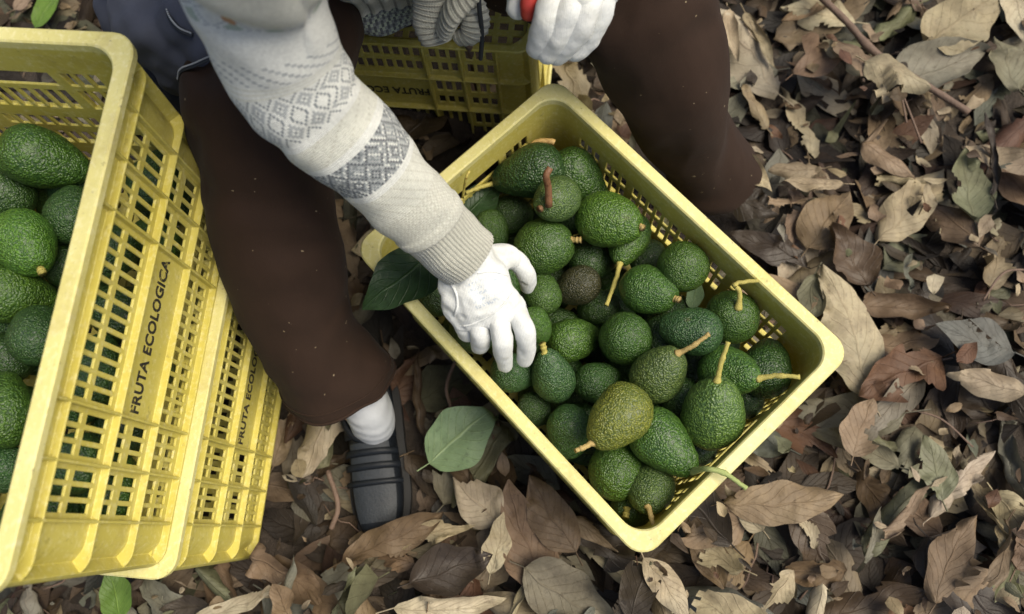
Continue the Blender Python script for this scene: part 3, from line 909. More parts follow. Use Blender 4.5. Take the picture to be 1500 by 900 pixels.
# 1. uncountable under-layer of small leaves and crumbs: one mesh
SV, SF, SUV, SC_ = [], [], [], []; so = 0
for k in range(9200):
    near = k < 4200
    x, y = (rng.uniform(-1.15, 1.25), rng.uniform(-.5, 1.35)) if near else (rng.uniform(-2.3, 2.3), rng.uniform(-1.4, 2.6))
    if in_crates(np.array([x]), np.array([y]), .010)[0] or blocked(x, y): continue
    frag = rng.random() < .4
    L = rng.uniform(.025, .06) if frag else rng.uniform(.07, .14); W = L * rng.uniform(.3, .6)
    V, F, UV = leaf_geo(L, W, rng, cup=rng.normal(0, .9), arch=rng.normal(0, .7), wave=rng.uniform(0, .5), twist=rng.normal(0, .7), nu=6, nv=4, petiole=False, tipk=rng.uniform(.8, 1.2))
    Wd = settle(V, x, y, rng.uniform(0, 6.28), tiltx=rng.normal(0, .22), tilty=rng.normal(0, .25), pct=60, flat=.5)
    SV.append(Wd); SF += [tuple(i + so for i in f) for f in F]; SUV.append(UV); so += len(V)
    cl = rng.choice(['tan', 'pink', 'grey', 'dark', 'red'], p=[.16, .22, .14, .42, .06]); SC_.append(np.tile(leaf_col(rng, cl) * rng.uniform(.25, .8), (len(V), 1)))  # extra darkening paints the black shade of the gaps into the leaf colour
me = mesh_data('leaf_litter', np.vstack(SV), SF, uv=np.vstack(SUV), vcol=np.vstack(SC_))
tag(link('leaf_litter', me, M_LEAF), 'crumbled brown under-layer of small dead leaves covering the soil', 'leaf litter', kind='stuff')
# twiglets in the litter
TV = []
for k in range(520):
    x, y = rng.uniform(-1.6, 1.7), rng.uniform(-.8, 1.8)
    if in_crates(np.array([x]), np.array([y]), .05)[0] or blocked(x, y): continue
    a = rng.uniform(0, 6.28); L = rng.uniform(.03, .12); p = []
    i, j = cell(np.array([x]), np.array([y])); z = HF[i, j][0] + .003
    for t in np.linspace(-.5, .5, 5): p.append((x + math.cos(a) * L * t + rng.normal(0, .003), y + math.sin(a) * L * t + rng.normal(0, .003), z + rng.normal(0, .003)))
    TV.append(tube(p, rng.uniform(.0008, .0018), 5))
tag(link('twig_crumbs', mesh_data('twig_crumbs', *join(TV)), M_TWIG), 'thin broken stalks and twig crumbs strewn through the leaves', 'twigs', kind='stuff')

# 2. leaves one can tell apart
def put_leaf(V, F, UV, Wd, col, label, group=None, mat=None, name='fallen_leaf', cat='leaf'):
    c = Wd.mean(0)
    o = link(name, mesh_data(name, Wd - c, F, uv=UV, vcol=np.tile(col, (len(V), 1))), mat or M_LEAF)
    o.location = c
    return tag(o, label, cat, group)
TONE_WORD = {'tan': 'pale tan', 'pink': 'mid brown', 'grey': 'dull grey', 'dark': 'dark brown', 'red': 'reddish brown'}
count = 0; tries = 0
while count < 240 and tries < 2000:
    tries += 1
    px_, py_ = rng.uniform(-60, 1560), rng.uniform(-60, 960)
    c = P(px_, py_, .03)
    if in_crates(c[:1], c[1:2], .004)[0] or blocked(c[0], c[1]): continue
    if px_ < 270 and py_ > 30 and py_ < 850: continue
    L = float(np.clip(rng.lognormal(math.log(.122), .34), .05, .21)); W = L * rng.uniform(.28, .52)
    cls = rng.choice(['tan', 'pink', 'grey', 'dark', 'red', 'roll'], p=[.24, .19, .15, .14, .04, .24])
    if cls == 'roll': cup, arch, wv, tw = rng.choice([-1, 1]) * rng.uniform(1.5, 2.9), rng.normal(0, .4), rng.uniform(0, .15), rng.normal(0, .9); L *= .9
    else: cup, arch, wv, tw = rng.normal(0, .85), rng.normal(0, .9), rng.uniform(.1, .75), rng.normal(0, .9)
    BRK = int(rng.choice([0, 0, 0, 2, 5, 8])); BIT = int(rng.choice([0, 0, 1, 2, 4]))
    V, F, UV = leaf_geo(L, W, rng, cup, arch, wv, tw, tear=rng.choice([0, 0, .6, -.6]), tipk=rng.uniform(.75, 1.3), petiole=rng.random() < .6, brk=BRK, crumple=rng.uniform(.0015, .006), bites=BIT, ecurl=rng.normal(0, .17))
    Wd = settle(V, c[0], c[1], rng.uniform(0, 6.28), tiltx=rng.normal(0, .22), tilty=rng.normal(0, .28), pct=86, flat=.6)
    ccls = cls if cls != 'roll' else rng.choice(['tan', 'pink', 'grey'])
    cc = leaf_col(rng, ccls)
    size = 'small' if L < .09 else ('large' if L > .14 else 'middling')
    state = 'with its tip broken off' if BRK else ('with torn edges' if BIT > 1 else ('with one torn edge' if BIT else 'with whole edges'))
    bend = 'tightly rolled' if cls == 'roll' else ('strongly arched' if abs(arch) > 1.1 else ('twisted' if abs(tw) > 1. else ('cupped' if abs(cup) > .9 else 'nearly flat')))
    lab = f"{size} {bend} {TONE_WORD[ccls]} dry leaf {state} in the litter"
    put_leaf(V, F, UV, Wd, cc, lab, f"{size} {bend} {TONE_WORD[ccls]} leaves {state}", mat=M_WETLEAF if cls == 'dark' else M_LEAF); count += 1

CV, CF, CU, CC = [], [], [], []; so = 0
for k in range(1500):
    x, y = rng.uniform(-1.1, 1.2), rng.uniform(-.45, 1.3)
    if in_crates(np.array([x]), np.array([y]), .02)[0] or blocked(x, y): continue
    L = rng.uniform(.008, .04); W = L * rng.uniform(.3, .9)
    V, F, UV = leaf_geo(L, W, rng, cup=rng.normal(0, 1.), arch=rng.normal(0, .8), wave=.5, twist=rng.normal(0, .9), nu=6, nv=4, petiole=False, tipk=rng.uniform(.5, 1.6), crumple=.002)
    Wd = settle(V, x, y, rng.uniform(0, 6.28), tiltx=rng.normal(0, .35), tilty=rng.normal(0, .35), keep=False, pct=80)
    CV.append(Wd); CF += [tuple(i + so for i in f) for f in F]; CU.append(UV); so += len(V)
    CC.append(np.tile(leaf_col(rng, rng.choice(['tan', 'pink', 'grey', 'dark', 'red'], p=[.3, .25, .15, .25, .05])), (len(V), 1)))
tag(link('leaf_crumbs', mesh_data('leaf_crumbs', np.vstack(CV), CF, uv=np.vstack(CU), vcol=np.vstack(CC)), M_LEAF), 'small torn scraps of dead leaf scattered over the litter', 'leaf scraps', kind='stuff')
# 3. leaves placed after the photograph: base px, tip px, width px, colour, cup, arch, wave, label
HL = [
 (1262, 585, 1192, 400, 82, 'tan', .15, .25, .12, 'long pale tan leaf slipping under the right corner of the heaped crate'),
 (1365, 532, 1245, 585, 84, 'red', .3, .3, .25, 'broad reddish brown leaf beyond the long pale one at the crate corner'),
 (1250, 452, 1378, 462, 46, 'pink', .9, -.5, .2, 'boat-shaped pinkish leaf behind the corner of the heaped crate'),
 (1462, 525, 1345, 490, 66, 'grey', .2, .2, .3, 'pale grey-green leaf with mildew spots near the reddish leaf'),
 (1475, 585, 1365, 555, 46, 'tan', -.7, .4, .2, 'curved pale leaf below the mildewed grey one'),
 (1240, 130, 1328, 172, 66, 'tan', -.5, .5, .3, 'folded tan leaf just below the long fallen twig'),
 (1300, 130, 1440, 78, 72, 'grey', .25, .3, .25, 'wide grey leaf lying under the fallen twig'),
 (1345, 78, 1465, -5, 88, 'tan', -.3, .4, .2, 'big tan leaf above the fallen twig'),
 (1488, 135, 1455, 55, 58, 'grey', .3, .3, .2, 'bluish grey leaf with a reddish midrib near the twig'),
 (1470, -20, 1495, 70, 66, 'tan', .2, .1, .2, 'very pale yellowish leaf at the top beside the bluish grey leaf'),
 (1290, 350, 1385, 245, 66, 'tan', .35, .3, .2, 'upright pale leaf with a clear midrib right of the tall dark curl'),
 (1258, 215, 1340, 268, 40, 'pink', -.8, .5, .2, 'pale narrow pinkish leaf arching over the litter'),
 (1412, 335, 1395, 232, 62, 'grey', .2, -.3, .25, 'grey-brown leaf standing beside a dark rolled stalk'),
 (1180, 392, 1068, 340, 52, 'dark', -.25, .4, .2, 'brown leaf with a red point lying along the crate wall'),
 (1180, 372, 1236, 290, 76, 'pink', .3, .2, .3, 'broad brown leaf with ragged edge above the slotted wall'),
 (1262, 428, 1205, 342, 70, 'dark', .2, .3, .2, 'dark grey-brown glossy leaf behind the slotted wall'),
 (1048, 742, 1216, 728, 62, 'pink', .25, .25, .15, 'large pinkish brown leaf below the front end of the heaped crate'),
 (1353, 882, 1408, 756, 54, 'pink', .2, .15, .1, 'clean pinkish leaf with thin red midrib standing upright at the bottom'),
 (1462, 832, 1520, 730, 60, 'pink', .3, .3, .15, 'smooth pale pinkish leaf cut by the edge of the litter'),
 (1358, 758, 1450, 662, 44, 'tan', -1.1, .3, .15, 'olive tan leaf rolled lengthwise pointing at the pinkish one'),
 (1370, 735, 1345, 640, 52, 'grey', .2, .2, .2, 'damp bluish leaf beside the olive rolled one'),
 (1238, 672, 1262, 590, 62, 'pink', .4, .2, .25, 'pointed brown leaf hanging down from the reddish leaf'),
 (812, 872, 748, 706, 74, 'pink', .25, .15, .15, 'tall pinkish brown leaf beneath the rim of the heaped crate'),
 (842, 808, 778, 700, 66, 'pink', -.3, .2, .2, 'brown leaf with a green crumb overlapping the tall pinkish one'),
 (735, 765, 668, 702, 66, 'tan', .3, .3, .3, 'pale greyish torn leaf below the fresh green one'),
 (722, 838, 742, 752, 36, 'tan', .2, .1, .2, 'small pale pointed leaf scrap under the torn pale leaf'),
 (612, 850, 728, 812, 70, 'dark', .3, -.5, .25, 'dark glossy damp leaf near the bottom, left of the tall pinkish leaf'),
 (585, 888, 745, 872, 42, 'tan', -.3, .3, .25, 'long pale crinkled leaf along the bottom below the damp one'),
 (770, 830, 895, 905, 84, 'grey', .15, .2, .15, 'large grey-green leaf partly below the tall pinkish leaf'),
 (508, 822, 655, 752, 64, 'pink', -.8, .5, .3, 'folded brown leaf lying over the toe of the shoe'),
 (590, 800, 700, 770, 34, 'tan', .9, .4, .25, 'light tan leaf edge curling beside the shoe'),
 (300, 902, 425, 852, 28, 'tan', .5, .1, .1, 'strap-like pale leaf in front of the stacked crates'),
 (455, 905, 425, 850, 40, 'pink', .3, .3, .2, 'pink-tinged leaf at the bottom beside the strap-like one'),
 (392, 682, 428, 582, 36, 'pink', .2, .1, .1, 'tan leaf caught between the stacked crates and the trouser hem'),
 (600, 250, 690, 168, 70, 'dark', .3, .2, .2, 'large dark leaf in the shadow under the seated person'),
 (932, 815, 992, 905, 44, 'tan', -.2, .3, .25, 'pale brown leaf strip below the front corner of the heaped crate'),
 (985, 290, 1048, 248, 46, 'tan', 1.2, .4, .2, 'cupped leaf with pale inner side at the trouser hem'),
 (1050, 262, 1120, 300, 40, 'tan', .8, .5, .3, 'crumpled pale leaf lying on the trouser hem'),
 (1062, 300, 1130, 330, 44, 'dark', -.5, .3, .3, 'dark crumpled leaf between the trouser hem and the crate'),
 (1090, 20, 1135, 100, 30, 'tan', 1.9, .2, .1, 'long pale rolled leaf beside the knee'),
 (1065, 20, 1080, 95, 30, 'tan', 1.4, .3, .1, 'pale curled leaf touching the trouser knee'),
 (1130, 180, 1085, 115, 30, 'tan', -1.3, .4, .15, 'pale leaf edge curling beside the shin'),
 (1195, 262, 1120, 258, 36, 'tan', -1.2, .3, .2, 'pale folded leaf at the outer side of the trouser hem'),
 (1220, 290, 1135, 285, 30, 'tan', -1.5, .3, .2, 'second pale folded leaf outside the trouser hem'),
 (1438, 300, 1432, 175, 24, 'dark', 2.2, .1, .1, 'tall dark rolled stalk-like leaf below the end of the twig'),
 (1455, 420, 1480, 330, 50, 'tan', .6, .4, .3, 'crisp pale leaf with curled rims right of the dark stalk'),
 (560, 575, 610, 520, 28, 'red', .9, .4, .2, 'orange-brown curl of leaf beside the white sock'),
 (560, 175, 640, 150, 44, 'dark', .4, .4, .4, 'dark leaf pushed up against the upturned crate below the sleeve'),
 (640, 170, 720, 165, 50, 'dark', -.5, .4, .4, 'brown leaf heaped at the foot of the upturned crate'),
 (690, 120, 708, 185, 40, 'pink', .8, .5, .3, 'curled brown leaf standing in front of the upturned crate by the stick'),
 (720, 150, 735, 105, 24, 'pink', .9, .3, .3, 'small curled leaf hanging on the pale stick'),
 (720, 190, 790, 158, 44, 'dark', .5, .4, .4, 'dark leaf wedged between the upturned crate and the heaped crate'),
 (620, 640, 612, 510, 18, 'dark', 1.2, .2, .2, 'narrow brown twisted leaf between shoe and crate'),
]
for (bx, by, tx, ty, w, cls, cup, arch, wv, lab) in HL:
    a, b = P(bx, by, .04), P(tx, ty, .04); c = (a + b) / 2; d = b - a
    L = np.linalg.norm(d[:2]); W = w / scale_at(c)
    V, F, UV = leaf_geo(L, W, rng, cup, arch, wv, rng.normal(0, .2), nu=25, nv=11, tipk=rng.uniform(.85, 1.1), crumple=.0032, bites=int(rng.choice([0, 0, 1, 2])), ecurl=rng.normal(0, .12))
    Wd = settle(V, c[0], c[1], math.atan2(d[1], d[0]), lift=.002, pct=80, tiltx=rng.normal(0, .05), tilty=rng.normal(0, .06))
    if 'upturned crate' in lab or 'pale stick' in lab: Wd[:, 2] += .012
    if 'toe of the shoe' in lab: Wd[:, 2] += .062 - Wd[:, 2].min()
    if 'trouser hem' in lab and 'stacked' not in lab: Wd[:, 2] += .03
    put_leaf(V, F, UV, Wd, leaf_col(rng, cls, .06), lab, mat=M_WETLEAF if cls in ('dark',) or 'damp' in lab else M_LEAF)
# green leaves
def green(bx, by, tx, ty, w, cls, z, label, cup=.2, arch=.2, zt=None, tilty=0.):
    if z is None:
        a, b = P(bx, by, .05), P(tx, ty, .05)
    else: a, b = P(bx, by, z), P(tx, ty, z if zt is None else zt)
    c = (a + b) / 2; d = b - a; L = np.linalg.norm(d[:2]); W = w / scale_at(c)
    V, F, UV = leaf_geo(L, W, rng, cup, arch, .12, .1, nu=21, nv=11)
    if z is None: Wd = settle(V, c[0], c[1], math.atan2(d[1], d[0]), lift=.010, pct=95)
    else: Wd = settle(V, c[0], c[1], math.atan2(d[1], d[0]), tiltx=d[2] / L, tilty=tilty, zfix=c[2])
    put_leaf(V, F, UV, Wd, leaf_col(rng, cls, .04), label, mat=M_GREEN, name='green_leaf')
green(632, 681, 728, 602, 88, 'green', None, 'fresh pale green leaf on the ground between the shoe and the heaped crate', .15, .2)
green(648, 352, 528, 452, 92, 'deep', .345, 'dark green leaf draped over the left corner of the heaped crate', .3, .3, .335)
green(182, 905, 172, 830, 52, 'lime', None, 'small bright green leaf tip under the stacked crates', .2, .1)
green(55, 45, 105, -30, 34, 'lime', None, 'narrow green leaf on the ground above the stacked crates', .2, .1)
green(678, 318, 738, 262, 50, 'deep', .240, 'dark leaf tucked under the long-stemmed avocado at the handle slot', .3, .3, .232)
green(1012, 452, 1022, 408, 26, 'green', .215, 'scrap of green leaf between two avocados', .2, .2, .205)

# fallen twig
tz = .075
tw_path = spline([P(1180, -25, .07), P(1240, 32, .075), P(1278, 74, .078), P(1345, 118, .072), P(1420, 165, .06)], 40)
TW0 = tw_path.copy()
_i, _j = cell(tw_path[:, 0], tw_path[:, 1])
_hz = HF[_i, _j]; tw_path[:, 2] = np.polyval(np.polyfit(np.arange(40), _hz, 1), np.arange(40)); tw_path[:, 2] += np.percentile(_hz - tw_path[:, 2], 85) + .004
tw_path = np.array([P(*to_px(q0), z0) for q0, z0 in zip(TW0, tw_path[:, 2])])
tw_rad = np.interp(np.linspace(0, 1, 40), [0, .4, .45, .5, 1], [.0058, .006, .0085, .0062, .0055]) * (1 + .06 * np.sin(np.arange(40) * 1.7))
tag(link('fallen_twig', mesh_data('fallen_twig', *tube(tw_path, tw_rad, 12)), M_TWIG), 'long bare brown twig with a knot lying across the leaves', 'twig')
for pts, r, lab in (([(690, 480, .03), (655, 560, .05), (660, 600, .04), (648, 640, .03)], .0028, 'thin reddish twig bending between the crate and the shoe'),
                    ([(685, 62, .34), (693, 90, .26), (700, 130, .13), (712, 160, .05)], .0055, 'pale stick leaning on the upturned crate'),
                    ([(1328, 180, .06), (1322, 140, .07), (1350, 210, .05)], .0018, 'thin pale stalk crossing under the folded tan leaf'),
                    ([(1335, 600, .05), (1380, 615, .055), (1425, 655, .05)], .0016, 'thin orange stalk near the damp bluish leaf'),
                    ([(1395, 525, .05), (1370, 530, .06), (1355, 538, .06)], .002, 'short stalk of the reddish leaf'),
                    ([(1510, 395, .05), (1470, 400, .06), (1440, 440, .05)], .0018, 'curved pale stalk beside the crisp curled leaf'),
                    ([(480, 690, .04), (495, 740, .045), (485, 775, .04)], .004, 'stubby brown stick left of the shoe')):
    q = spline([P(*p) for p in pts], 16)
    tag(link('fallen_twig', mesh_data('fallen_twig', *tube(q, r, 8)), M_TWIG), lab, 'twig')

# ------------------------------------------------------------------ the person
HIP = np.array([-.075, .79, .43])
KNEE_R = P(384, 160, .475); HEM_R = P(490, 560, .155)
KNEE_L = P(935, -12, .455); HEM_L = P(1056, 262, .055)
HIP_R, HIP_L = HIP + [-.085, 0, 0], HIP + [.085, .0, 0]
SHO_R, SHO_L = P(345, -160, .86), np.array([.10, .58, .88])
NECK = np.array([-.055, .50, .965]); HEAD = np.array([-.055, .43, 1.06])
ANK_R = P(535, 600, .10); TOE_R = P(556, 765, .045); ANK_L = HEM_L + [0, 0, .02]
ARM = [(686, 378, .440), (650, 345, .470), (612, 305, .505), (560, 255, .550), (505, 200, .595), (445, 140, .640), (400, 65, .690), (372, -40, .760)]
WRIST_R = P(684, 384, .435)
WRIST_L = P(868, -55, .60); ELB_L = np.array([.20, .62, .66])
# body: one continuous skin, seen only where no clothing covers it
body = fuse([capsule([HIP + [0, 0, .01], HIP + [0, -.08, .2], (SHO_R + SHO_L) / 2 + [0, .03, -.02]], [.12, .11, .12], 20),
             capsule([(SHO_R + SHO_L) / 2, NECK, HEAD], [.06, .05, .055], 16), ball(HEAD + [0, -.01, .02], (.074, .092, .112)),
             capsule([HEAD + [0, -.098, .03], HEAD + [0, -.112, -.005]], [.010, .014], 8), ball(HEAD + [.074, 0, .0], (.012, .02, .03)), ball(HEAD + [-.074, 0, .0], (.012, .02, .03)),
             capsule([HEAD + [-.02, -.085, -.045], HEAD + [.02, -.085, -.045]], [.009, .009], 8), ball(HEAD + [0, -.05, -.075], (.045, .045, .035)),
             capsule([SHO_R, P(400, 65, .690), WRIST_R], [.045, .038, .028], 14), capsule([SHO_L, ELB_L, WRIST_L], [.045, .038, .028], 14),
             capsule([HIP_R, KNEE_R, P(440, 450, .26), ANK_R], [.075, .055, .045, .033], 16), capsule([HIP_L, KNEE_L, P(1005, 180, .25), ANK_L], [.075, .055, .045, .033], 16),
             capsule([P(548, 640, .05), TOE_R + [0, .06, -.01]], [.024, .020], 12)], .008, 5)
person = link('person', body, M_SKIN)
tag(person, 'person in brown trousers and patterned knit sweater, seated, reaching a white-gloved hand into the crate', 'person')
hair = fuse([ball(HEAD + [0, .012, .045], (.082, .092, .098)), ball(HEAD + [0, .05, -.0], (.075, .06, .08))], .008, 4)
link('hair', hair, M_HAIR, person)
for sx in (-1, 1): link('eye', mesh_data('eye', *ball(HEAD + [sx * .03, -.092, .03], (.011, .008, .007), 10, 6)), M_HAIR, person)

# trousers
def crease(me, fn):
    co, no = get_co(me), get_no(me); set_co(me, co + no * fn(co)[:, None]); me.shade_smooth()
r1, r2 = .087, .074
tro = fuse([ball(HIP + [0, .0, -.02], (.165, .13, .11), 20, 14),
            capsule([HIP_R + [0, .02, -.015], (HIP_R + KNEE_R) / 2 + [0, 0, .005], KNEE_R], [.095, .092, .086], 20),
            capsule([KNEE_R, P(396, 300, .385), P(440, 460, .262), P(470, 520, .195), HEM_R], [.087, .083, .072, .073, .076], 24),
            capsule([HIP_L + [0, .02, -.015], (HIP_L + KNEE_L) / 2 + [0, 0, .005], KNEE_L], [.095, .092, .088], 20),
            capsule([KNEE_L, P(975, 95, .36), P(1005, 180, .23), P(1035, 238, .11), HEM_L], [.088, .082, .071, .068, .070], 24)], .0055, 10)
def segdist(co, a, b):
    t = np.clip(((co - a) @ (b - a)) / ((b - a) @ (b - a)), 0, 1); return t
def tro_fold(co):
    f = .0065 * vnoise(co, 5.5, 3) + .0022 * vnoise(co * np.array([1, 1, .6]), 15, 4) - .005 * np.clip(vnoise(co * np.array([1, .7, .5]), 9, 14) - .35, 0, 1)
    for kn in (KNEE_R, KNEE_L):
        d = np.linalg.norm(co - kn, axis=1); f += .0035 * np.sin(d * 95 + 2 * vnoise(co, 5, 6)) * np.exp(-(d / .14) ** 2)
    for hm in (HEM_R, HEM_L):
        d = np.linalg.norm(co - hm, axis=1); f += .004 * np.sin(d * 70 + 3 * vnoise(co, 6, 8)) * np.exp(-(d / .13) ** 2)
    return f
crease(tro, tro_fold)
# cut the right leg open at its hem so that the sock comes out of it
leg_ax = HEM_R - P(440, 460, .262); leg_ax /= np.linalg.norm(leg_ax)
bm = bmesh.new(); bm.from_mesh(tro)
hemcut = HEM_R + leg_ax * .010
near = [f for f in bm.faces if (np.array(f.calc_center_median()) - hemcut) @ leg_ax > -.03 and np.linalg.norm(np.array(f.calc_center_median()) - HEM_R) < .15 and f.calc_center_median().z < .3]
geom = list({v for f in near for v in f.verts}) + list({e for f in near for e in f.edges}) + near
bmesh.ops.bisect_plane(bm, geom=geom, plane_co=Vector(hemcut), plane_no=Vector(leg_ax), clear_outer=True)
axl = HEM_L - P(1005, 180, .23); axl /= np.linalg.norm(axl)
cutl = HEM_L - axl * .022
near = [f for f in bm.faces if (np.array(f.calc_center_median()) - cutl) @ axl > -.03 and np.linalg.norm(np.array(f.calc_center_median()) - HEM_L) < .16]
geom = list({v for f in near for v in f.verts}) + list({e for f in near for e in f.edges}) + near
bmesh.ops.bisect_plane(bm, geom=geom, plane_co=Vector(cutl), plane_no=Vector(axl), clear_outer=True)
bm.to_mesh(tro); bm.free(); tro.shade_smooth()
trousers = link('trousers', tro, M_TROUSER, person)
from mathutils.bvhtree import BVHTree
bv = BVHTree.FromPolygons([v.co.copy() for v in tro.vertices], [tuple(p.vertices) for p in tro.polygons])
def on_surface(p, lift=.0006):
    c_, n_, _, _ = bv.find_nearest(Vector(p)); return np.array(c_ + n_ * lift)
e1 = np.cross(leg_ax, [0, 0, 1.]); e1 /= np.linalg.norm(e1); e2 = np.cross(leg_ax, e1)
for back in (.004, .022):
    ring = [on_surface(hemcut - leg_ax * back + .078 * (math.cos(t) * e1 + math.sin(t) * e2)) for t in np.linspace(0, 6.283, 60)]
    link('hem_seam', mesh_data('hem_seam', *tube(ring, .0013 if back > .01 else .0022, 6)), M_TROUSER, trousers)
# hem band
hb = []
_a = np.cross(leg_ax, [0, 0, 1.]); 
# sock and shoe
sock = fuse([capsule([P(508, 535, .19), P(526, 572, .142), P(540, 600, .114), P(546, 618, .088), P(548, 628, .06)], [.033, .0345, .0350, .0335, .030], 20)], .004, 4)
crease(sock, lambda co: .0005 * np.sin(co[:, 2] * 330 + 2 * vnoise(co, 12, 2)) + .0003 * vnoise(co, 40, 5))
link('sock', sock, M_SOCK, person)
fd = TOE_R - P(548, 640, .045); fd[2] = 0; fd /= np.linalg.norm(fd); fs = np.array([-fd[1], fd[0], 0.])
heel = P(549, 622, .03); heel[2] = 0.014
sections = [(-.075, .026, .070), (-.055, .036, .078), (-.02, .039, .082), (.03, .040, .074), (.07, .043, .060), (.11, .044, .050), (.145, .038, .044), (.168, .026, .036), (.178, .010, .024)]
sec = spline(np.array(sections), 34)
SVt, SFt = [], []; ns_ = 28
for (d_, w_, h_) in sec:
    w_ = w_ * .9
    for k in range(ns_):
        t = 2 * math.pi * k / ns_
        yy = w_ * math.copysign(abs(math.sin(t)) ** .8, math.sin(t)); zz = .5 * h_ * (1 - math.copysign(abs(math.cos(t)) ** (.9), math.cos(t)))
        SVt.append(heel + fd * d_ + fs * yy + np.array([0, 0, zz]))
for i in range(len(sec) - 1):
    for k in range(ns_):
        n = (k + 1) % ns_; SFt.append((i * ns_ + k, i * ns_ + n, (i + 1) * ns_ + n, (i + 1) * ns_ + k))
SFt.append(tuple(range(ns_))[::-1]); SFt.append(tuple((len(sec) - 1) * ns_ + k for k in range(ns_)))
shoe_me = mesh_data('shoe', SVt, SFt)
bmq = bmesh.new(); bmq.from_mesh(shoe_me); bmesh.ops.recalc_face_normals(bmq, faces=bmq.faces); bmq.to_mesh(shoe_me); bmq.free()
shoe = link('shoe', shoe_me, M_SHOE, person)
SOLE = []
for (d_, w_, h_) in sec: SOLE.append((d_, w_))
sv = []; 
for (d_, w_) in SOLE:
    for y_, z_ in ((-1, 0), (1, 0), (1, 1), (-1, 1)): sv.append(heel + fd * d_ + fs * y_ * (w_ + .003) + np.array([0, 0, -.010 + .016 * z_]))
sf = []
for i in range(len(SOLE) - 1):
    for k in range(4): n = (k + 1) % 4; sf.append((i * 4 + k, i * 4 + n, i * 4 + 4 + n, i * 4 + 4 + k))
sf += [(3, 2, 1, 0), tuple(4 * (len(SOLE) - 1) + k for k in range(4))]
link('sole', mesh_data('sole', sv, sf, False), M_SOLE, shoe)
def shoe_pt(d_, th):
    i = np.interp(d_, sec[:, 0], np.arange(len(sec))); w_ = np.interp(d_, sec[:, 0], sec[:, 1]); h_ = np.interp(d_, sec[:, 0], sec[:, 2])
    return heel + fd * d_ + fs * w_ * math.copysign(abs(math.sin(th)) ** .8, math.sin(th)) + np.array([0, 0, .5 * h_ * (1 + abs(math.cos(th)) ** .9)])
for d_, wd in ((.016, .022), (.048, .010), (.068, .010), (.092, .008)):       # straps over the instep
    vv, ff = [], []
    ths = np.linspace(-1.15, 1.15, 15)
    for t in ths:
        for e, up_ in ((-wd / 2, .0), (-wd / 2 + .001, .0028), (wd / 2 - .001, .0028), (wd / 2, .0)):
            p = shoe_pt(d_ + e, t); n_ = p - (heel + fd * (d_ + e) + np.array([0, 0, .01])); n_ /= np.linalg.norm(n_); vv.append(p + n_ * up_)
    for i in range(len(ths) - 1):
        for k in range(3): ff.append((i * 4 + k, i * 4 + k + 1, i * 4 + 5 + k, i * 4 + 4 + k))
    link('strap', mesh_data('strap', vv, ff), M_SHOE, shoe)
for d0_, d1_ in ((.034, .043), (.054, .063), (.074, .087), (.097, .150)):
    vv, ff = [], []
    ths = np.linspace(-.72, .72, 13); ds = np.linspace(d0_, d1_, 6)
    for dd in ds:
        for t in ths:
            p = shoe_pt(dd, t); n_ = p - (heel + fd * dd + np.array([0, 0, .01])); n_ /= np.linalg.norm(n_); vv.append(p + n_ * .0009)
    for i in range(5):
        for k in range(12): ff.append((i * 13 + k, i * 13 + k + 1, i * 13 + 14 + k, i * 13 + 13 + k))
    link('vamp_panel', mesh_data('vamp_panel', vv, ff), M_VAMP, shoe)
# padded collar round the opening
col_pts = []
for t in np.linspace(0, 6.283, 26): col_pts.append(heel + fd * (-.018 + .050 * math.cos(t)) + fs * .037 * math.sin(t) + np.array([0, 0, .074 - .004 * math.cos(t)]))
link('collar', mesh_data('collar', *tube(col_pts, .0055, 8)), M_SHOE, shoe)

# knitwear -------------------------------------------------------------
CREAM, WHITE, BEIGE, GREY, DKGREY, GREEN_, LTGREY = (.74, .75, .66), (.82, .84, .79), (.62, .62, .53), (.26, .29, .30), (.11, .125, .14), (.44, .52, .42), (.46, .49, .49)
def sleeve_colour(u, row):
    """u stitch index, row index counted from the cuff; rows are ~2.6 mm"""
    d = row * 2.6      # mm from cuff edge
    if d < 60: return BEIGE if u % 3 < 2 else tuple(c * .72 for c in BEIGE)
    if d < 112: return BEIGE if ((u * 7 + row * 5) % 11) > 3 else CREAM
    if d < 150: return CREAM if ((u + row) % 6) else BEIGE
    if d < 158: return WHITE
    if d < 202:
        m = abs((u % 10) - 5) + abs((row % 12) - 6)
        return DKGREY if m in (2, 6) else (GREY if m in (3, 7, 9) or (u * 2 + row) % 7 == 0 else (LTGREY if (u + row) % 3 else WHITE))
    if d < 210: return WHITE
    if d < 236: return CREAM if (u * 5 + row * 3) % 13 else BEIGE
    if d < 242: return WHITE
    if d < 290:
        m = abs((u % 10) - 5) + abs(((row - 4) % 9) - 4)
        return LTGREY if m in (2, 3) else (GREY if m in (0, 6) else WHITE)
    if d < 306: return WHITE if row % 2 else CREAM
    if d < 326: return LTGREY if (u // 2 + row) % 4 == 0 else WHITE
    if d < 372: return WHITE
    if d < 400:
        m = abs((u % 14) - 7) + abs((row % 10) - 5); return GREEN_ if m < 4 else (LTGREY if m == 6 else WHITE)
    return CREAM
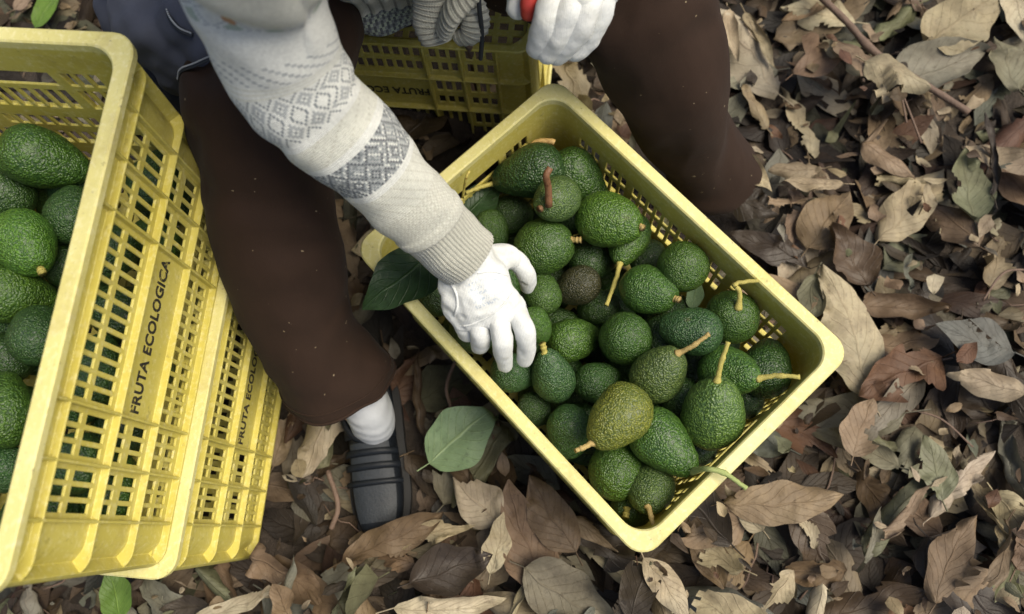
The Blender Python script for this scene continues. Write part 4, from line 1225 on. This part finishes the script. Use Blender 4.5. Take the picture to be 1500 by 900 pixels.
def knit_tube(path_pts, radii, n_st, row_h, colour, fold=.003, squash=1.0, ribfn=None, seed=1, ref=(0, 0, 1)):
    pr = np.column_stack([path_pts, radii]); fine = spline(pr, 400)
    seg = np.concatenate([[0], np.cumsum(np.linalg.norm(np.diff(fine[:, :3], axis=0), axis=1))])
    rows = int(seg[-1] / row_h)
    q = np.stack([np.interp(np.linspace(0, seg[-1], rows + 1), seg, fine[:, k]) for k in range(4)], 1)
    V, F = tube(q[:, :3], q[:, 3], n_st, cap=False, squash=squash, ref=ref)
    V = np.array(V); ctr = np.repeat(q[:, :3], n_st, axis=0); rad = V - ctr; rad /= np.linalg.norm(rad, axis=1)[:, None]
    rr = np.repeat(np.arange(rows + 1), n_st); uu = np.tile(np.arange(n_st), rows + 1)
    disp = fold * vnoise(V, 9, seed) + fold * .5 * vnoise(V, 19, seed + 3)
    if ribfn is not None: disp = disp + ribfn(uu, rr * row_h)
    V = V + rad * disp[:, None]
    fc = []; uv = []
    for i in range(rows):
        for j in range(n_st):
            fc.append(colour(j, i)); uv += [(j, i), (j + 1, i), (j + 1, i + 1), (j, i + 1)]
    return mesh_data('knit', V, F, uv=uv, fcol=np.array(fc) * RNG.uniform(.9, 1.06, (len(fc), 1)))
cuff_rib = lambda u, d: np.where(d < .062, .0010 * np.sin(u / 3 * 6.283) - .004 * np.clip((.062 - d) / .062, 0, 1) * 0, 0) + np.where((d > .062) & (d < .075), .002, 0)
def bulges(u, d): return cuff_rib(u, d) + .002 * np.exp(-((d - .092) / .022) ** 2) + .002 * np.exp(-((d - .200) / .02) ** 2) - .002 * np.exp(-((d - .225 - .0004 * np.abs(u - 72)) / .008) ** 2) + .002 * np.exp(-((d - .255) / .02) ** 2) + .0035 * np.sin(d * 62 + u * .10) * np.clip((d - .27) / .1, 0, 1)
arm_pts = np.array([P(*a) for a in ARM] + [SHO_R])
arm_rad = [.0360, .0375, .0410, .0450, .0485, .0515, .0535, .0570, .064]
# torso
tor_pts = np.array([[-.088, .752, .425], [-.088, .745, .50], [-.08, .70, .62], [-.065, .625, .75], [-.055, .56, .86], [-.055, .52, .94]])
tor_rad = [.148, .150, .155, .165, .150, .07]
def torso_colour(u, row):
    d = row * 3.2
    if d < 26: return DKGREY if (u + row * 2) % 5 in (0, 3) else (GREY if (u + row) % 2 else GREEN_)
    if d < 150: return BEIGE if u % 5 < 4 else tuple(c * .5 for c in BEIGE)
    m = abs((u % 18) - 9) + abs((row % 18) - 9); return GREY if m in (3, 4, 8) else CREAM
trib = lambda u, d: np.where((d > .026) & (d < .15), .0022 * np.sin(u / 5 * 6.283), 0)
torso = knit_tube(tor_pts, tor_rad, 290, .0032, torso_colour, .006, .80, trib, 5, ref=(0, 1, 0))
sweater = link('sweater', torso, M_KNIT, person)
link('sleeve', knit_tube(arm_pts, arm_rad, 144, .0026, sleeve_colour, .0028, 1.0, bulges, 2), M_KNIT, sweater)
link('sleeve', knit_tube(np.array([WRIST_L, (WRIST_L + ELB_L) / 2, ELB_L, (ELB_L + SHO_L) / 2, SHO_L]), [.037, .047, .056, .06, .068], 144, .0028, sleeve_colour, .003, 1.0, bulges, 4), M_KNIT, sweater)
# ribbed front edge of the cardigan, folded over in the lap
def ribcol(u, row): return BEIGE if row % 3 else tuple(c * .5 for c in BEIGE)
for pts, rad in (([(628, -40, .53), (634, 0, .50), (632, 35, .475), (640, 62, .455)], [.020, .022, .021, .018]),
                 ([(650, 40, .475), (665, 15, .505), (690, -8, .52), (705, -30, .53)], [.018, .019, .017, .016]),
                 ([(690, 0, .50), (696, 25, .485), (690, 50, .465), (668, 56, .455)], [.014, .016, .014, .010])):
    me = knit_tube(np.array([P(*p) for p in pts]), rad, 40, .0022, ribcol, .0015, .55, lambda u, d: .0012 * np.sin(d * 950), 7)
    link('front_band', me, M_KNIT, sweater)
link('drawstring', mesh_data('drawstring', *capsule([P(700, -30, .54), P(702, 10, .51), P(706, 50, .47), P(704, 86, .43)], .0028, 8)), M_CORD, sweater)

# gloves ----------------------------------------------------------------
def mat_glove():
    q = N('white_knit_glove'); co = q.obj()
    w = q.n('TexWave', {'Vector': co, 'Scale': 180., 'Distortion': 1.5, 'Detail': 2.})
    nz = q.noise(45, 5, .6, co)
    c = q.mix(q.ramp(nz.outputs[0], .35, .7), (.55, .57, .56), (.65, .66, .635))
    c = q.mix(q.math('MULTIPLY', q.ramp(q.noise(38, 5, .7, co).outputs[0], .50, .70), .45), c, (.36, .36, .29))
    # faded size stamp on the back of the hand
    org = P(716, 428, .418); ux = R_AX * .92 + U_AX * .38; uy = -R_AX * .38 + U_AX * .92
    def dot(ax):
        v = q.n('VectorMath', {0: co, 1: tuple(org)}, operation='SUBTRACT').outputs[0]
        return q.n('VectorMath', {0: v, 1: tuple(ax)}, operation='DOT_PRODUCT').outputs['Value']
    a, b = dot(ux), dot(uy)
    inside_ = q.math('MULTIPLY', q.math('LESS_THAN', q.math('ABSOLUTE', a), .021), q.math('LESS_THAN', q.math('ABSOLUTE', b), .016))
    lines = q.math('LESS_THAN', q.math('FRACT', q.math('MULTIPLY', b, 150.)), .55)
    glyph = q.math('GREATER_THAN', q.noise(1.0, 2, .5, q.n('CombineXYZ', {0: q.math('MULTIPLY', a, 520.), 1: q.math('MULTIPLY', b, 260.)}).outputs[0]).outputs[0], .5)
    fade = q.ramp(q.noise(70, 2, .5, co).outputs[0], .35, .6)
    c = q.mix(q.math('MULTIPLY', q.math('MULTIPLY', q.math('MULTIPLY', inside_, lines), glyph), q.math('MULTIPLY', fade, .55)), c, (.22, .30, .42))
    q.set(Base_Color=c, Roughness=.7, Normal=q.bump(q.math('ADD', q.math('MULTIPLY', w.outputs[0], .15), q.noise(260, 6, .75, co).outputs[0]), .5, .002))
    q.b.inputs['Sheen Weight'].default_value = .1
    return q.m
M_GLOVE = mat_glove()
def cap_px(pts, rad, ns=14): return capsule([P(*p) for p in pts], rad, ns)
WR = (690, 392, .425)
def finger(pts, rad):
    V, F = capsule([P(*p) for p in pts], rad, 22, n=34)
    me = mesh_data('f', V, F); return me
def join_meshes(ms):
    bm = bmesh.new()
    for m in ms: bm.from_mesh(m)
    bmesh.ops.recalc_face_normals(bm, faces=bm.faces)
    out = bpy.data.meshes.new('glove'); bm.to_mesh(out); bm.free(); out.shade_smooth(); return out
def knuckles(r): return r
palm = fuse([cap_px([(674, 370, .447), WR, (712, 418, .415)], [.030, .032, .030], 20),
           cap_px([WR, (722, 415, .418), (756, 452, .402)], [.024, .020, .0125]),                     # metacarpals
           cap_px([WR, (715, 421, .420), (742, 459, .404)], [.024, .0205, .012]),
           cap_px([WR, (706, 428, .420), (729, 466, .404)], [.025, .0205, .0125]),
           cap_px([WR, (698, 434, .419), (716, 468, .402)], [.025, .0205, .012]),
           cap_px([(684, 398, .425), (688, 440, .415), (703, 470, .400)], [.024, .020, .0125]),
           cap_px([(678, 400, .423), (678, 442, .412), (689, 470, .396)], [.023, .0195, .012]),
           cap_px([(670, 404, .422), (666, 440, .408), (676, 470, .392)], [.022, .018, .0125]),
           cap_px([(706, 390, .418), (738, 376, .408), (752, 380, .396)], [.020, .0165, .0125])], .0025, 8)
gr = join_meshes([palm,
           finger([(748, 440, .404), (760, 462, .400), (769, 486, .390), (771, 508, .365), (769, 527, .338)], [.0108, .0120, .0120, .0112, .0098]),   # index
           finger([(724, 455, .407), (731, 476, .402), (736, 498, .392), (738, 519, .366), (739, 535, .334)], [.0108, .0120, .0122, .0113, .0098]),   # middle
           finger([(699, 460, .402), (703, 478, .396), (705, 494, .384), (704, 505, .360), (701, 507, .338)], [.0108, .0117, .0118, .0110, .0096]),   # ring
           finger([(674, 462, .394), (678, 474, .386), (683, 484, .372), (688, 488, .352), (692, 486, .335)], [.0112, .0118, .0118, .0110, .0100]),   # little finger, curled under
           finger([(738, 374, .404), (754, 380, .396), (766, 394, .382), (773, 410, .362), (772, 420, .346)], [.0118, .0118, .0112, .0107, .0090])])
def glove_fold(co):
    f = .0010 * vnoise(co, 24, 3) + .0004 * vnoise(co, 55, 4) - .0009 * np.clip(vnoise(co, 40, 9) - .55, 0, 1) * 2.5
    wr = P(672, 440, .41); d = np.linalg.norm(co - wr, axis=1); f += .0028 * np.sin(d * 230 + 2 * vnoise(co, 20, 6)) * np.exp(-(d / .035) ** 2)
    for a_ in ((766, 486, .39), (735, 497, .39), (705, 493, .385), (756, 452, .402), (729, 466, .404)):
        d = np.linalg.norm(co - P(*a_), axis=1); f += .0006 * np.sin(d * 620 + vnoise(co, 30, 5)) * np.exp(-(d / .016) ** 2)
    return f
crease(gr, glove_fold)
glove = link('glove', gr, M_GLOVE, person)
from mathutils.bvhtree import BVHTree as _BV
gb = _BV.FromPolygons([v.co.copy() for v in gr.vertices], [tuple(p.vertices) for p in gr.polygons])
def glove_pt(px, py, lift):
    a_ = Vector(P(px, py, .5)); d_ = (a_ - Vector(CAM)).normalized(); h_ = gb.ray_cast(a_, d_)
    return np.array(h_[0] - d_ * lift) if h_[0] is not None else None
for pts_, r_ in (([(674, 478), (686, 477), (700, 472), (714, 465), (728, 455), (742, 441), (752, 428)], .0011), ([(658, 412), (668, 430), (670, 448), (666, 462)], .0016), ([(700, 400), (722, 398), (744, 404)], .0010)):
    q_ = [glove_pt(x_, y_, .0002) for x_, y_ in spline(np.array(pts_, float), 26)]
    q_ = [v for v in q_ if v is not None]
    if len(q_) > 4: link('seam', mesh_data('seam', *capsule(q_, r_, 8, n=40)), M_GLOVE, glove)
# left hand: resting on the thigh, fingers hanging over the pruner
pl = fuse([cap_px([(872, -70, .60), (858, -35, .60), (850, -12, .595)], [.032, .034, .026], 18), cap_px([(845, -30, .598), (880, -22, .592)], [.026, .022], 16), cap_px([(842, -35, .590), (800, -28, .578)], [.020, .014], 14)], .0028, 6)
gl = join_meshes([pl,
           finger([(842, -28, .598), (814, 2, .592), (801, 36, .577), (790, 68, .545)], [.0150, .0158, .0160, .0140]),
           finger([(853, -22, .600), (836, 12, .594), (820, 48, .572), (803, 76, .545)], [.0150, .0146, .0142, .0126]),
           finger([(864, -18, .598), (858, 18, .590), (840, 54, .566), (818, 79, .540)], [.0150, .0142, .0136, .0122]),
           finger([(874, -18, .592), (880, 15, .580), (864, 50, .556), (843, 76, .536)], [.0145, .0138, .0128, .0116]),
           finger([(842, -35, .590), (795, -28, .575), (766, -10, .570), (757, 14, .560)], [.0150, .0140, .0126, .0110])])
crease(gl, lambda co: .0010 * vnoise(co, 28, 5) + .0005 * vnoise(co, 70, 4))
link('glove', gl, M_GLOVE, person)
# pruner
pr = empty('pruning_shears', P(775, -5, .585), label='red-handled pruning shears gripped in the other gloved hand', cat='shears')
def rel(parts):
    V, F = join(parts); return [np.asarray(v) - np.array(pr.location) for v in V], F
link('handle', mesh_data('handle', *rel([capsule([P(774, 20, .572), P(776, 0, .585), P(788, -40, .60), P(800, -75, .605)], [.0085, .0098, .0095, .007], 12, squash=.8)])), M_RED, pr)
link('handle', mesh_data('handle', *rel([capsule([P(800, 24, .555), P(804, 0, .568), P(806, -40, .588), P(806, -75, .600)], [.0075, .009, .009, .007], 12, squash=.8)])), M_RED, pr)
link('blade', mesh_data('blade', *rel([capsule([P(803, -75, .602), P(806, -100, .61), P(818, -135, .615)], [.009, .010, .003], 10, squash=.3)])), M_STEEL, pr)

# jacket bunched over the thigh --------------------------------------------
JK = []
JK.append(cap_px([(205, -60, .50), (225, 0, .505), (250, 55, .50), (262, 105, .47)], [.045, .052, .050, .034], 20))
JK.append(cap_px([(265, -60, .53), (275, -10, .535), (292, 40, .53), (300, 75, .515)], [.040, .040, .036, .022], 20))
JK.append(cap_px([(320, -60, .52), (315, 0, .525), (318, 50, .52)], [.05, .05, .035], 20))
JK.append(cap_px([(255, 95, .47), (285, 92, .51), (320, 60, .535)], [.024, .024, .022], 16))
JK.append(cap_px([(190, -60, .42), (215, 30, .40), (250, 110, .38), (262, 150, .33)], [.05, .055, .05, .03], 20))
jk = fuse(JK, .005, 5)
crease(jk, lambda co: .006 * np.sin(70 * (co @ np.array([.8, .5, .3])) + 4 * vnoise(co, 5, 3)) + .0035 * vnoise(co, 14, 2) + .002 * vnoise(co, 30, 7))
jacket = link('jacket', jk, M_JACKET); tag(jacket, 'dark navy zip jacket bunched on the thigh beside the stacked crates', 'jacket')
zt = spline([P(240, -20, .565), P(247, 20, .568), P(262, 42, .566), P(282, 52, .562)], 60)
link('zip_tape', mesh_data('zip_tape', *tube(zt, .003, 8, squash=.5)), M_CORD, jacket)
zt2 = spline([P(262, 118, .505), P(266, 104, .525), P(285, 96, .545), P(312, 84, .552)], 60)
link('zip_tape', mesh_data('zip_tape', *tube(zt2, .003, 8, squash=.5)), M_CORD, jacket)
teeth = []
for z_ in (zt, zt2):
    for k in range(0, 60, 2): teeth.append(ball(z_[k] + np.array([0, 0, .0035]), (.0012, .0012, .0010), 6, 4))
tag(link('zip_teeth', mesh_data('zip_teeth', *join(teeth)), M_ZIP, jacket), kind='stuff')
print('avocados', len(S1), len(S2), len(D1), len(D2), 'leaves', count)
